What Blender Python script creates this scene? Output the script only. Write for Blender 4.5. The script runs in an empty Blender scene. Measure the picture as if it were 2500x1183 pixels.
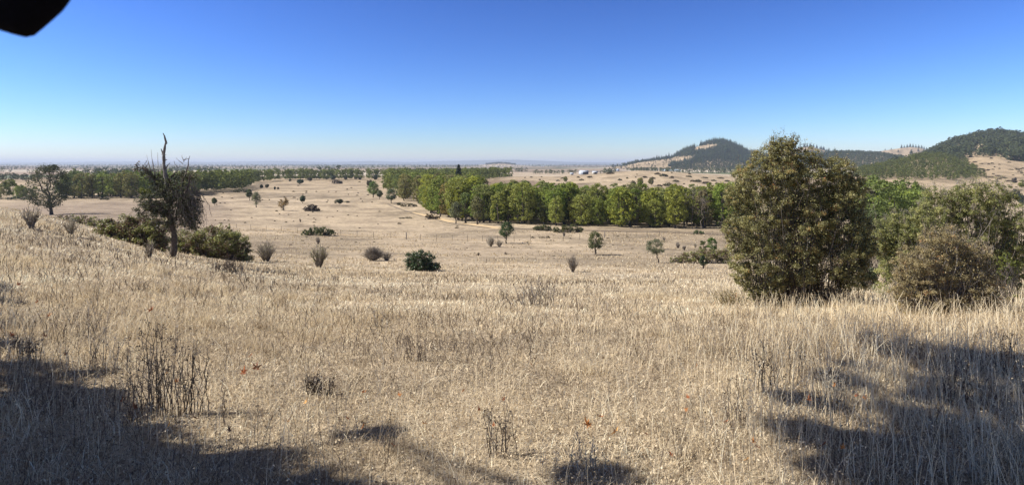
import bpy, math, random
import numpy as np
from mathutils import Vector

# ------------------------------------------------------------------ camera, world, sun, exposure
S = bpy.context.scene
F = 1490.0                      # focal length in photo pixels (photo is 2500 x 1183)
cd = bpy.data.cameras.new('camera'); cam = bpy.data.objects.new('camera', cd)
S.collection.objects.link(cam); S.camera = cam
cd.sensor_width = 36.0; cd.lens = 36.0 * F / 2500.0
cam.location = (0, 0, 0); cam.rotation_euler = (math.pi / 2, 0, 0)
cd.shift_y = -191.5 / 2500.0
cd.clip_start = 0.05; cd.clip_end = 90000
cd.dof.use_dof = True; cd.dof.focus_distance = 30.0; cd.dof.aperture_fstop = 11.0

SUN_EL, SUN_AZ = math.radians(44), math.radians(266)      # azimuth clockwise from +Y (270 = straight from the left)
SV = np.array([math.sin(SUN_AZ) * math.cos(SUN_EL), math.cos(SUN_AZ) * math.cos(SUN_EL), math.sin(SUN_EL)])
W = bpy.data.worlds.new('World'); S.world = W; W.use_nodes = True
wn = W.node_tree; bg = wn.nodes['Background']
sky = wn.nodes.new('ShaderNodeTexSky'); sky.sky_type = 'NISHITA'; sky.sun_disc = False
sky.sun_elevation = SUN_EL; sky.sun_rotation = SUN_AZ
sky.altitude = 0; sky.air_density = 1.0; sky.dust_density = 0.0; sky.ozone_density = 8.0
gam = wn.nodes.new('ShaderNodeGamma'); gam.inputs[1].default_value = 1.68       # the deep blue of a very clear dry day
tint = wn.nodes.new('ShaderNodeMix'); tint.data_type = 'RGBA'; tint.blend_type = 'MULTIPLY'; tint.inputs[0].default_value = 1; tint.inputs[7].default_value = (1.0, .92, 1.03, 1)
wn.links.new(sky.outputs[0], gam.inputs[0]); wn.links.new(gam.outputs[0], tint.inputs[6]); bg.inputs[1].default_value = 0.0275
# unseen upper sky artificially greyed and darkened so open shade is darker, less blue
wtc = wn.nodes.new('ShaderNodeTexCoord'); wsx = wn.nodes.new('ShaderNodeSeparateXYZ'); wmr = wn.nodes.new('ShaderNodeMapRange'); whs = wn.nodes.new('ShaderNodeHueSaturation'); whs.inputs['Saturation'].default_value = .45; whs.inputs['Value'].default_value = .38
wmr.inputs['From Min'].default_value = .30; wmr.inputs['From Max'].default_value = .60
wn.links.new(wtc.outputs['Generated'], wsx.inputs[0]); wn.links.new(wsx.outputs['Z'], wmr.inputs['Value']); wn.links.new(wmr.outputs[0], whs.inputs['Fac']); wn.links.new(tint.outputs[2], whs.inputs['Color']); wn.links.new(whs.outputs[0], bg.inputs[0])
sl = bpy.data.lights.new('sun', 'SUN'); sl.energy = 4.9; sl.angle = math.radians(0.5); sl.color = (1.0, 0.95, 0.87)
sun = bpy.data.objects.new('sun', sl); S.collection.objects.link(sun)
sun.rotation_euler = Vector(SV).to_track_quat('Z', 'Y').to_euler()
S.view_settings.view_transform = 'Standard'; S.view_settings.look = 'None'
S.view_settings.exposure = 0.72; S.view_settings.gamma = 1.0; S.view_settings.use_curve_mapping = False
S.cycles.max_bounces = 6; S.cycles.diffuse_bounces = 3; S.cycles.transmission_bounces = 3
S.cycles.volume_bounces = 0; S.cycles.transparent_max_bounces = 6
S.cycles.use_denoising = True

rng = np.random.default_rng(7)
random.seed(7)
def lerp(a, b, t): return a + (b - a) * t
def smooth(a, b, x):
    t = np.clip((x - a) / (b - a), 0, 1); return t * t * (3 - 2 * t)

# ------------------------------------------------------------------ noise
def _h(ix, iy, s):
    n = (ix.astype(np.int64) * 374761393 + iy.astype(np.int64) * 668265263 + s * 1442695041) & 0x7fffffff
    n = ((n ^ (n >> 13)) * 1274126177) & 0x7fffffff
    return ((n ^ (n >> 16)) & 0xffff) / 65535.0
def vn(x, y, s=0):
    ix, iy = np.floor(x), np.floor(y); fx, fy = x - ix, y - iy
    fx = fx * fx * (3 - 2 * fx); fy = fy * fy * (3 - 2 * fy)
    a, b, c, d = _h(ix, iy, s), _h(ix + 1, iy, s), _h(ix, iy + 1, s), _h(ix + 1, iy + 1, s)
    return lerp(lerp(a, b, fx), lerp(c, d, fx), fy)
def fbm(x, y, s=0, o=4):
    r, a, t = 0, 0.5, 0
    for i in range(o):
        r = r + a * vn(x, y, s + i * 17); t += a; a *= 0.5; x = x * 2.03 + 11.3; y = y * 2.03 + 5.7
    return r / t

# ------------------------------------------------------------------ terrain height
TU = np.array([-900, 0, 200, 420, 700, 1250, 1800, 2300, 2700, 3600.])
TY = np.array([0.5, 3, 6, 10, 15, 25, 40, 60, 100, 170, 260, 400])
TZ = np.array([
 [-1.5, -1.5, -1.5, -1.5, -1.5, -1.6, -1.9, -2.6, -6.5, -14, -18, -18],
 [-1.62, -1.58, -1.78, -1.98, -2.18, -2.55, -3.05, -3.85, -8, -15.5, -18, -18],
 [-1.62, -1.58, -1.88, -2.12, -2.5, -3.25, -4.3, -5.8, -9.8, -14.8, -17.6, -18],
 [-1.62, -1.58, -1.95, -2.3, -2.8, -3.9, -6.0, -8.5, -12.5, -16, -17.8, -18],
 [-1.62, -1.58, -2.0, -2.5, -3.2, -4.7, -7.0, -9.6, -13.3, -16.7, -18, -18],
 [-1.62, -1.58, -2.0, -2.55, -3.3, -4.85, -7.3, -9.9, -13.5, -17.3, -18, -18],
 [-1.62, -1.60, -2.0, -2.6, -3.35, -5.0, -7.4, -9.9, -13.8, -17.9, -18.5, -18.5],
 [-1.62, -1.62, -2.0, -2.6, -3.35, -5.3, -8.2, -11.2, -15.2, -20, -22, -24],
 [-1.62, -1.62, -2.0, -2.6, -3.3, -5.3, -8.4, -11.5, -16, -21, -23, -25],
 [-1.62, -1.62, -2.0, -2.6, -3.3, -5.3, -8.4, -11.5, -16, -21, -23, -25]])
_ly = np.linspace(math.log(0.5), math.log(700), 160)
_ut = np.linspace(-900, 3600, 181)
_t = np.array([np.interp(_ly, np.log(TY), TZ[i]) for i in range(len(TU))])
_t = np.array([np.interp(_ut, TU, _t[:, j]) for j in range(160)]).T      # [u, ly]
def _blur(a, n, ax):
    k = np.hanning(n + 2)[1:-1]; k /= k.sum(); p = n // 2
    pad = [(0, 0), (0, 0)]; pad[ax] = (p, p)
    b = np.pad(a, pad, mode='edge')
    return np.apply_along_axis(lambda r: np.convolve(r, k, 'valid'), ax, b)
_t = _blur(_blur(_t, 13, 1), 15, 0)
RIDGES = [   # D, half width front, back, [(px, py) of the ground line on the skyline]
 ('A', 2500, 800, 900, [(1440, 412), (1480, 409), (1520, 405), (1560, 396), (1600, 391), (1640, 386), (1680, 368), (1700, 359), (1720, 353), (1740, 348), (1762, 347), (1782, 352), (1802, 361), (1830, 376), (1880, 384), (1960, 392), (2060, 412)]),
 ('B', 2100, 600, 700, [(1840, 412), (1900, 395), (1990, 385), (2040, 375), (2090, 374), (2150, 378), (2200, 386), (2260, 400), (2320, 415)]),
 ('C', 3200, 700, 700, [(1860, 395), (1900, 378), (1950, 361), (1980, 358), (2010, 366), (2060, 385), (2110, 376), (2150, 369), (2190, 363), (2225, 359), (2250, 362), (2275, 372), (2320, 385), (2400, 400)]),
 ('D', 860, 360, 360, [(2060, 440), (2090, 424), (2120, 414), (2180, 403), (2240, 388), (2285, 384), (2320, 390), (2350, 404), (2380, 424), (2410, 444), (2440, 458)]),
 ('E', 1500, 950, 900, [(2190, 412), (2240, 392), (2280, 374), (2310, 360), (2350, 347), (2400, 336), (2440, 333), (2480, 337), (2520, 345), (2600, 338), (2760, 350), (3000, 385), (3300, 420)]),
 ('K', 590, 190, 230, [(1130, 446), (1180, 440), (1260, 436), (1380, 430), (1450, 425), (1500, 420), (1560, 416), (1640, 419), (1720, 427), (1800, 432), (1900, 436), (2050, 446)]),
 ('L', 5200, 500, 500, [(1130, 404.5), (1170, 403), (1190, 401), (1215, 398.5), (1230, 398), (1250, 401), (1275, 403.5), (1300, 405)]),
 ('M', 16000, 3000, 3000, [(-900, 397), (0, 397), (250, 395), (400, 394.5), (520, 395.5), (700, 393), (800, 396), (900, 393), (1000, 396), (1100, 393), (1180, 391), (1260, 390), (1340, 393), (1420, 396), (1500, 397), (1700, 397), (3600, 397)]),
]
def height(X, Y):
    r = np.hypot(X, Y)
    Yc = np.maximum(Y, 0.35 * r + 0.3)
    u = np.clip(1250 + F * X / Yc, -900, 3600)
    fu = (u + 900) / 25.0; iu = np.clip(np.floor(fu).astype(int), 0, 179); fu = fu - iu
    fy = (np.log(np.clip(Yc, 0.5, 700)) - _ly[0]) / (_ly[1] - _ly[0]); iy = np.clip(np.floor(fy).astype(int), 0, 158); fy = np.clip(fy - iy, 0, 1)
    z = lerp(lerp(_t[iu, iy], _t[iu + 1, iy], fu), lerp(_t[iu, iy + 1], _t[iu + 1, iy + 1], fu), fy)
    # towards the far plain every column settles at -18
    z = lerp(z, -18.0, smooth(600, 1400, r))
    z = z + (fbm(X / 0.9, Y / 0.9, 3, 2) - .5) * 0.07 * (1 - smooth(20, 60, r)) \
          + (fbm(X / 6, Y / 6, 5, 3) - .5) * 0.22 * smooth(4, 20, r) * (1 - smooth(500, 900, r)) \
          + (fbm(X / 60, Y / 60, 9, 3) - .5) * 1.3 * smooth(60, 180, r) * (1 - smooth(1200, 3000, r))
    for nm, D, wf, wb, prof in RIDGES:
        p = np.array(prof, float)
        hz = np.interp(u, p[:, 0], (400 - p[:, 1]) * D / F, left=-18, right=-18)
        ed = np.interp(u, [p[0, 0] - 60, p[0, 0], p[-1, 0], p[-1, 0] + 60], [0, 1, 1, 0])
        if nm == 'M': ed = 1
        t = np.where(Y < D, (D - Y) / wf, (Y - D) / wb)
        b = np.where(np.abs(t) < 1, 0.5 + 0.5 * np.cos(np.pi * np.clip(t, -1, 1)), 0)
        n = (fbm(X / (D * .06), Y / (D * .06), 31, 3) - .5) * (hz + 18) * 0.22 * np.sin(np.pi * b) if nm not in 'MK' else 0
        zr = -18 + (hz + 18) * b * ed + n * ed
        z = np.where((b > 0) & (zr > z), zr, z)
    return z

_aL = np.radians(49)
ANG = np.concatenate([np.linspace(-math.pi, -_aL, 44)[:-1], np.linspace(-_aL, _aL, 821), np.linspace(_aL, math.pi, 44)[1:]])
RAD = np.concatenate([[0.0], np.exp(np.arange(math.log(0.6), math.log(31000), 0.019))])
GX = np.outer(RAD, np.sin(ANG)); GY = np.outer(RAD, np.cos(ANG))
GZ = height(GX, GY)
_lr = np.log(RAD[1:])
def gz(X, Y):
    X = np.asarray(X, float); Y = np.asarray(Y, float)
    a = np.arctan2(X, Y); r = np.hypot(X, Y)
    ia = np.interp(a, ANG, np.arange(len(ANG))); ir = np.interp(np.log(np.maximum(r, .61)), _lr, np.arange(1, len(RAD)))
    i0 = np.clip(np.floor(ia).astype(int), 0, len(ANG) - 2); j0 = np.clip(np.floor(ir).astype(int), 0, len(RAD) - 2)
    fa, fr = ia - i0, ir - j0
    return lerp(lerp(GZ[j0, i0], GZ[j0, i0 + 1], fa), lerp(GZ[j0 + 1, i0], GZ[j0 + 1, i0 + 1], fa), fr)
_march = np.exp(np.linspace(math.log(1.5), math.log(20000), 5000))
def at(px, py):
    """ground point seen in the photo at (px, py)"""
    Y = _march; X = (px - 1250) / F * Y; Z = (400 - py) / F * Y
    hit = np.nonzero(gz(X, Y) >= Z)[0]
    y = float(Y[hit[0]]) if len(hit) else 900.0
    return on(px, y)
def on(px, Y):
    X = (px - 1250) / F * Y
    return np.array([X, Y, float(gz(X, Y))])
def Pp(px, py, Y): return np.array([(px - 1250) / F * Y, Y, (400 - py) / F * Y])
def proj(P): return 1250 + F * P[..., 0] / P[..., 1], 400 - F * P[..., 2] / P[..., 1]
def inpoly(x, y, poly):
    p = np.array(poly, float); c = np.zeros(np.shape(x), bool); j = len(p) - 1
    for i in range(len(p)):
        xi, yi, xj, yj = p[i, 0], p[i, 1], p[j, 0], p[j, 1]
        c ^= ((yi > y) != (yj > y)) & (x < (xj - xi) * (y - yi) / (yj - yi + 1e-9) + xi); j = i
    return c

# ------------------------------------------------------------------ mesh helpers
COL = S.collection
class G:
    def __init__(s): s.v = []; s.f = []; s.r = []; s.n = 0
    def add(s, V, Q, r=0.5):
        V = np.asarray(V, np.float32).reshape(-1, 3); Q = np.asarray(Q, np.int32).reshape(-1, 4)
        s.v.append(V); s.f.append(Q + s.n); s.n += len(V)
        s.r.append(np.broadcast_to(np.asarray(r, np.float32), (len(Q),)).copy())
        return s
    def arrays(s): return np.concatenate(s.v), np.concatenate(s.f), np.concatenate(s.r)
    def mesh(s, name, mat, origin=(0, 0, 0), smooth=False, vcol=None):
        V, Q, R = s.arrays(); V = V - np.asarray(origin, np.float32)
        me = bpy.data.meshes.new(name)
        me.vertices.add(len(V)); me.vertices.foreach_set('co', V.ravel())
        me.loops.add(Q.size); me.loops.foreach_set('vertex_index', Q.ravel())
        me.polygons.add(len(Q)); me.polygons.foreach_set('loop_start', np.arange(0, Q.size, 4, dtype=np.int32))
        if smooth: me.polygons.foreach_set('use_smooth', np.ones(len(Q), bool))
        a = me.attributes.new('rnd', 'FLOAT', 'FACE'); a.data.foreach_set('value', R)
        if vcol is not None:
            c = me.attributes.new('cover', 'FLOAT_COLOR', 'POINT'); c.data.foreach_set('color', vcol.astype(np.float32).ravel())
        me.update(); me.validate()
        if mat: me.materials.append(mat)
        return me
    def build(s, name, mat, parent=None, origin=(0, 0, 0), smooth=False, vcol=None):
        o = bpy.data.objects.new(name, s.mesh(name, mat, origin, smooth, vcol)); COL.objects.link(o)
        if parent: o.parent = parent
        else: o.location = origin
        return o
def tag(o, label=None, cat=None, group=None, kind=None):
    if label: o['label'] = label
    if cat: o['category'] = cat
    if group: o['group'] = group
    if kind: o['kind'] = kind
    return o
def thing(name, label, cat, loc, group=None):
    o = bpy.data.objects.new(name, None); COL.objects.link(o); o.location = loc; o.empty_display_size = 0.3
    return tag(o, label, cat, group)
def copy_tree(o, parent=None, loc=None, rz=None, sc=None):
    c = o.copy(); COL.objects.link(c); c.parent = parent
    if loc is not None: c.location = loc
    if rz is not None: c.rotation_euler = (0, 0, rz)
    if sc is not None: c.scale = sc
    for ch in list(o.children): copy_tree(ch, c)
    return c
def unit(v): return v / np.maximum(np.linalg.norm(v, axis=-1, keepdims=True), 1e-9)
def tubes(g, P, R, n=3, r=0.5):
    """P (N,k,3) centre lines, R (N,k) radii"""
    P = np.asarray(P, float); R = np.asarray(R, float)
    if P.ndim == 2: P = P[None]; R = R[None]
    N, k, _ = P.shape
    T = np.gradient(P, axis=1); T = unit(T)
    ref = np.where(np.abs(T[..., 2:3]) > 0.9, np.array([1., 0, 0]), np.array([0, 0, 1.]))
    A = unit(np.cross(T, ref)); B = np.cross(T, A)
    th = np.arange(n) * 2 * math.pi / n
    V = P[:, :, None] + R[:, :, None, None] * (A[:, :, None] * np.cos(th)[None, None, :, None] + B[:, :, None] * np.sin(th)[None, None, :, None])
    idx = np.arange(N * k * n).reshape(N, k, n)
    a = idx[:, :-1]; b = idx[:, 1:]
    Q = np.stack([a, np.roll(a, -1, 2), np.roll(b, -1, 2), b], -1)
    rr = np.repeat(np.broadcast_to(np.asarray(r, float), (N,)), (k - 1) * n)
    g.add(V, Q, rr)
def curves(A, B, k=5, wob=0.08, sag=0.0, rg=None):
    """N gently bent lines from A to B; sag > 0 bows them upward first (arching canes)"""
    rg = rg or rng
    A = np.broadcast_to(A, B.shape); t = np.linspace(0, 1, k)[None, :, None]
    P = A[:, None] * (1 - t) + B[:, None] * t
    L = np.linalg.norm(B - A, axis=1)[:, None, None]
    w = rg.normal(size=(len(B), k, 3)) * wob * L; w[:, 0] = 0; w[:, -1] = 0
    P = P + w * np.sin(t * math.pi) ** .5
    P[..., 2] += (sag * L[..., 0]) * (4 * t[..., 0] * (1 - t[..., 0]))
    return P
def quads(g, C, Nn, s, r, asp=0.55, rg=None):
    """leaf shaped (rhombic) faces at C with normals Nn"""
    rg = rg or rng
    M = len(C); s = np.broadcast_to(np.asarray(s, float), (M,))[:, None]
    ref = rg.normal(size=(M, 3)); A = unit(np.cross(Nn, ref)); B = np.cross(Nn, A)
    V = np.stack([C - A * s * .5, C - B * s * .5 * asp, C + A * s * .5, C + B * s * .5 * asp], 1)
    g.add(V, np.arange(M * 4).reshape(M, 4), r)
def rball(n, rg):
    v = unit(rg.normal(size=(n, 3))); return v
def leafcloud(g, cen, rad, n, size, rg, shell=0.45, cvar=0.5, up=0.25, jit=0.35, asp=.6):
    """n leaves per clump round clump centres cen (M,3), radii rad (M,) or (M,3)"""
    cen = np.asarray(cen, float); M = len(cen); rad = np.asarray(rad, float)
    if rad.ndim == 1: rad = np.stack([rad, rad, rad * .8], 1)
    d = rball(M * n, rg); rr = rg.uniform(0, 1, M * n) ** shell
    C = np.repeat(cen, n, 0) + d * rr[:, None] * np.repeat(rad, n, 0)
    Nn = unit(d * .8 + rg.normal(size=d.shape) * .55 + np.array([0, 0, up]))
    cr = np.repeat(rg.uniform(0, 1, M), n)
    r = np.clip(cr * cvar + rg.uniform(0, 1, M * n) * (1 - cvar), 0, 1)
    quads(g, C, Nn, size * rg.uniform(1 - jit, 1 + jit, M * n), r, asp, rg)
def box(g, x0, x1, y0, y1, z0, z1, r=.5):
    V = [(x0, y0, z0), (x1, y0, z0), (x1, y1, z0), (x0, y1, z0), (x0, y0, z1), (x1, y0, z1), (x1, y1, z1), (x0, y1, z1)]
    g.add(V, [(3, 2, 1, 0), (4, 5, 6, 7), (0, 1, 5, 4), (1, 2, 6, 5), (2, 3, 7, 6), (3, 0, 4, 7)], r)

# ------------------------------------------------------------------ materials
def newmat(name):
    m = bpy.data.materials.new(name); m.use_nodes = True; nt = m.node_tree
    return m, nt, nt.nodes['Principled BSDF'], nt.nodes['Material Output']
def ramp(nt, stops, interp='LINEAR'):
    n = nt.nodes.new('ShaderNodeValToRGB'); cr = n.color_ramp; cr.interpolation = interp
    while len(cr.elements) > 1: cr.elements.remove(cr.elements[-1])
    cr.elements[0].position = stops[0][0]; cr.elements[0].color = (*stops[0][1], 1)
    for p, c in stops[1:]:
        e = cr.elements.new(p); e.color = (*c, 1)
    return n
def attr(nt, name):
    n = nt.nodes.new('ShaderNodeAttribute'); n.attribute_name = name; return n
def leafmat(name, stops=None, trans=0.3, rough=0.6, spec=0.3, gain=1.0):
    """stops: colour ramp over the per-leaf random; None: the object's own colour varied per leaf"""
    m, nt, b, out = newmat(name); L = nt.links
    a = attr(nt, 'rnd')
    if stops:
        stops = [(p, tuple(min(.9, gain * v) for v in c)) for p, c in stops]
        col = ramp(nt, stops); L.new(a.outputs['Fac'], col.inputs[0]); csock = col.outputs[0]
    else:
        oi = nt.nodes.new('ShaderNodeObjectInfo')
        r = ramp(nt, [(0, tuple(gain * v for v in (.5, .5, .5))), (.5, tuple(gain * v for v in (1, 1, 1))), (.85, tuple(gain * v for v in (1.4, 1.35, 1.0))), (1, tuple(gain * v for v in (1.9, 1.6, 1.0)))])
        L.new(a.outputs['Fac'], r.inputs[0])
        mx = nt.nodes.new('ShaderNodeMix'); mx.data_type = 'RGBA'; mx.blend_type = 'MULTIPLY'; mx.inputs[0].default_value = 1
        L.new(oi.outputs['Color'], mx.inputs[6]); L.new(r.outputs[0], mx.inputs[7]); csock = mx.outputs[2]
    b.inputs['Roughness'].default_value = rough; b.inputs['Specular IOR Level'].default_value = spec
    L.new(csock, b.inputs['Base Color'])
    if trans > 0:
        t = nt.nodes.new('ShaderNodeBsdfTranslucent'); L.new(csock, t.inputs[0])
        ms = nt.nodes.new('ShaderNodeMixShader'); ms.inputs[0].default_value = trans
        L.new(b.outputs[0], ms.inputs[1]); L.new(t.outputs[0], ms.inputs[2]); L.new(ms.outputs[0], out.inputs[0])
    return m
def plain(name, c, rough=.8, c2=None, sc=6.0, spec=.3, metal=0):
    m, nt, b, out = newmat(name); b.inputs['Roughness'].default_value = rough; b.inputs['Metallic'].default_value = metal
    b.inputs['Specular IOR Level'].default_value = spec
    tc = nt.nodes.new('ShaderNodeTexCoord'); n = nt.nodes.new('ShaderNodeTexNoise'); n.inputs['Scale'].default_value = sc; n.inputs['Detail'].default_value = 5
    nt.links.new(tc.outputs['Object'], n.inputs['Vector'])
    r = ramp(nt, [(.3, c), (.7, c2 or tuple(x * .7 for x in c))]); nt.links.new(n.outputs[0], r.inputs[0]); nt.links.new(r.outputs[0], b.inputs['Base Color'])
    return m
M_grass = leafmat('dry_grass', [(0, (.12, .09, .06)), (.12, (.27, .21, .135)), (.3, (.44, .35, .225)), (.6, (.57, .475, .315)), (.9, (.68, .59, .42)), (1, (.78, .71, .56))], trans=.38, rough=.55, spec=.2, gain=1.28)
M_thatch = leafmat('dry_thatch', [(0, (.08, .06, .04)), (.2, (.24, .18, .115)), (.5, (.45, .36, .235)), (.8, (.60, .50, .35)), (1, (.74, .66, .50))], trans=.25, gain=1.28)
M_dstalk = leafmat('dark_stalks', [(0, (.05, .038, .03)), (.6, (.12, .09, .065)), (1, (.24, .19, .14))], trans=0)
M_pstalk = leafmat('pale_stalks', [(0, (.25, .21, .15)), (1, (.62, .56, .44))], trans=.1)
M_bark = plain('bark', (.055, .045, .037), .95, (.13, .11, .09), 9, .15)
M_deadwood = plain('dead_wood', (.10, .085, .075), .9, (.24, .22, .20), 9, .15)
M_twig = leafmat('twigs', [(0, (.10, .08, .06)), (.6, (.24, .20, .155)), (1, (.42, .38, .33))], trans=0)
M_crown = leafmat('tree_leaves', None, trans=.42, gain=1.6)
M_farcrown = leafmat('far_leaves', None, trans=.2, rough=.8, spec=.1, gain=1.25)
M_bramble = leafmat('bramble_leaves', [(0, (.03, .02, .016)), (.3, (.10, .06, .04)), (.42, (.13, .095, .05)), (.48, (.09, .095, .035)), (.6, (.12, .13, .04)), (.8, (.20, .22, .06)), (.92, (.30, .26, .11)), (1, (.42, .38, .28))], trans=.4, spec=.5, rough=.45, gain=1.9)
M_brtwig = leafmat('brown_twigs', [(0, (.05, .04, .03)), (.7, (.13, .105, .08)), (1, (.28, .25, .21))], trans=0)
M_apple = leafmat('apple_leaves', [(0, (.018, .02, .011)), (.5, (.042, .048, .024)), (.85, (.08, .085, .036)), (1, (.13, .13, .05))], trans=.25, gain=1.7)
M_applel = leafmat('apple_light_leaves', [(0, (.05, .06, .015)), (1, (.20, .22, .05))], trans=.35)
M_thorn = leafmat('thorn_leaves', [(0, (.033, .030, .016)), (.3, (.086, .080, .034)), (.6, (.142, .134, .054)), (.84, (.20, .18, .078)), (.93, (.24, .11, .045)), (1, (.25, .09, .04))], trans=.42, spec=.45, rough=.45, gain=2.5)
M_thorng = leafmat('thorn_leaves_green', [(0, (.05, .055, .025)), (.5, (.13, .135, .05)), (.9, (.23, .22, .09)), (1, (.38, .34, .18))], trans=.45, spec=.4, gain=2.4)
M_thornr = leafmat('thorn_leaves_red', [(0, (.06, .045, .03)), (.35, (.13, .11, .055)), (.6, (.17, .14, .075)), (.85, (.24, .20, .11)), (.93, (.30, .15, .07)), (1, (.42, .18, .08))], trans=.42, gain=2.5)
M_mapleleaf = leafmat('maple_leaf_fallen', None, trans=.25)

# ------------------------------------------------------------------ ground sheet
def land_cover():
    X, Y = GX, GY; r = np.hypot(X, Y)
    Yc = np.maximum(Y, 0.35 * r + .3); u = 1250 + F * X / Yc; py = 400 - F * GZ / Yc
    c = np.zeros(X.shape + (4,)); c[..., 3] = 1
    near = np.array([.46, .375, .265]); mid = np.array([.43, .345, .245]); far = np.array([.40, .31, .205])
    w = smooth(15, 90, r)[..., None]; c[..., :3] = near * (1 - w) + mid * w
    w = smooth(300, 900, r)[..., None]; c[..., :3] = c[..., :3] * (1 - w) + far * w
    # patches of weedier, greyer or paler grass
    p1 = fbm(X / 14, Y / 9, 41, 4); p2 = fbm(X / 45, Y / 30, 47, 4); p3 = fbm(X / 3.0, Y / 3.0, 49, 3)
    m = smooth(.52, .66, p2) * smooth(50, 110, r); c[..., :3] *= (1 - .22 * m)[..., None]
    m = smooth(.54, .70, p1) * smooth(30, 80, r); c[..., :3] *= (1 - .30 * m)[..., None]
    m = smooth(.58, .75, p3) * smooth(10, 40, r) * (1 - smooth(300, 600, r)); c[..., :3] *= (1 - .22 * m)[..., None]
    m = smooth(.55, .75, fbm(X / 20, Y / 12, 61, 3)); c[..., :3] *= (1 + .12 * m)[..., None]
    # left hand far slope, weedier and mauve
    m = smooth(60, 110, r) * (1 - smooth(480, 620, u)) * (1 - smooth(280, 420, r)); c[..., :3] = c[..., :3] * (1 - .55 * m[..., None]) + np.array([.24, .185, .15]) * .55 * m[..., None]
    # ploughed field behind the tree belt
    m = inpoly(u, py, [(1150, 446), (1215, 438), (1290, 441), (1400, 452), (1560, 476), (1760, 480), (1800, 500), (1800, 560), (1150, 560)]) & (Y > 200)
    c[m, :3] = [.235, .175, .125]
    # bare earth track margin at the foot of the belt
    # fields of the far plain
    m = (r > 900) & (GZ < -14)
    k = np.floor(X / 520 + .6 * np.sin(Y / 2100.)), np.floor(Y / (260 + r * .05))
    h1 = _h(k[0], k[1], 5)
    fc = np.array([[.42, .34, .25], [.34, .27, .20], [.25, .20, .15], [.15, .17, .10], [.55, .48, .38], [.32, .25, .19], [.40, .33, .24], [.20, .19, .13]])
    c[m, :3] = fc[(h1[m] * 7.99).astype(int)]
    m = (r > 2000) & (GZ < -14); c[m, :3] *= .72
    m = r > 13500; c[m, :3] = [.12, .14, .13]
    # forest floor on wooded hills
    return c
cover = land_cover()
nr, na = GX.shape
g = G(); idx = np.arange(nr * na).reshape(nr, na)
Q = np.stack([idx[:-1, :-1], idx[1:, :-1], idx[1:, 1:], idx[:-1, 1:]], -1)
Q[..., :] = Q[..., ::-1]
g.add(np.stack([GX, GY, GZ], -1), Q, .5)
m, nt, b, out = newmat('ground'); L = nt.links
tc = nt.nodes.new('ShaderNodeTexCoord'); cv = attr(nt, 'cover')
def noise(nt, vec, sc, det=6, rough=.6, dist=0):
    n = nt.nodes.new('ShaderNodeTexNoise'); n.inputs['Scale'].default_value = sc; n.inputs['Detail'].default_value = det
    n.inputs['Roughness'].default_value = rough; n.inputs['Distortion'].default_value = dist; nt.links.new(vec, n.inputs['Vector']); return n.outputs[0]
def mul(nt, a, bb):
    x = nt.nodes.new('ShaderNodeMix'); x.data_type = 'RGBA'; x.blend_type = 'MULTIPLY'; x.inputs[0].default_value = 1
    nt.links.new(a, x.inputs[6]); nt.links.new(bb, x.inputs[7]); return x.outputs[2]
n1 = noise(nt, tc.outputs['Object'], 14, 8, .75, .6); r1 = ramp(nt, [(.32, (.42, .40, .38)), (.5, (.95, .95, .95)), (.68, (1.45, 1.45, 1.42))]); L.new(n1, r1.inputs[0])
n2 = noise(nt, tc.outputs['Object'], .9, 8, .7, .3); r2 = ramp(nt, [(.33, (.62, .60, .59)), (.5, (1, 1, 1)), (.68, (1.22, 1.22, 1.2))]); L.new(n2, r2.inputs[0])
n3 = noise(nt, tc.outputs['Object'], .06, 8, .68, .2); r3 = ramp(nt, [(.35, (.78, .77, .77)), (.5, (1, 1, 1)), (.65, (1.13, 1.12, 1.1))]); L.new(n3, r3.inputs[0])
c_ = mul(nt, mul(nt, mul(nt, cv.outputs['Color'], r1.outputs[0]), r2.outputs[0]), r3.outputs[0])
L.new(c_, b.inputs['Base Color']); b.inputs['Roughness'].default_value = .95; b.inputs['Specular IOR Level'].default_value = .1
bp = nt.nodes.new('ShaderNodeBump'); bp.inputs['Strength'].default_value = .7; bp.inputs['Distance'].default_value = .05
L.new(n1, bp.inputs['Height']); bp2 = nt.nodes.new('ShaderNodeBump'); bp2.inputs['Strength'].default_value = .6; bp2.inputs['Distance'].default_value = .35
L.new(n2, bp2.inputs['Height']); L.new(bp.outputs[0], bp2.inputs['Normal']); L.new(bp2.outputs[0], b.inputs['Normal'])
M_ground = m
ground = g.build('ground', M_ground, smooth=True, vcol=cover.reshape(-1, 4)); tag(ground, kind='structure')

# draped strips: tracks
def strip(name, pts, width, mat, lift=.03, step=1.5):
    W3 = np.array([at(*p) for p in pts])
    d = np.r_[0, np.cumsum(np.linalg.norm(np.diff(W3[:, :2], axis=0), axis=1))]
    t = np.arange(0, d[-1], step); x = np.interp(t, d, W3[:, 0]); y = np.interp(t, d, W3[:, 1])
    k = np.hanning(9); k /= k.sum()
    if len(x) > 30:
        x[4:-4] = np.convolve(x, k, 'valid'); y[4:-4] = np.convolve(y, k, 'valid')
    dx, dy = np.gradient(x), np.gradient(y); l = np.hypot(dx, dy) + 1e-9; nx, ny = -dy / l, dx / l
    cols = 5; V = np.zeros((len(x), cols, 3))
    wv = width * (.8 + .4 * vn(t / 6, t * 0, 77))
    for j in range(cols):
        o = (j / (cols - 1) - .5); V[:, j, 0] = x + nx * wv * o; V[:, j, 1] = y + ny * wv * o
        V[:, j, 2] = gz(V[:, j, 0], V[:, j, 1]) + lift
    i = np.arange(len(x) * cols).reshape(-1, cols)
    gg = G(); gg.add(V, np.stack([i[:-1, :-1], i[:-1, 1:], i[1:, 1:], i[1:, :-1]], -1))
    return tag(gg.build(name, mat, smooth=True), kind='structure')
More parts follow.
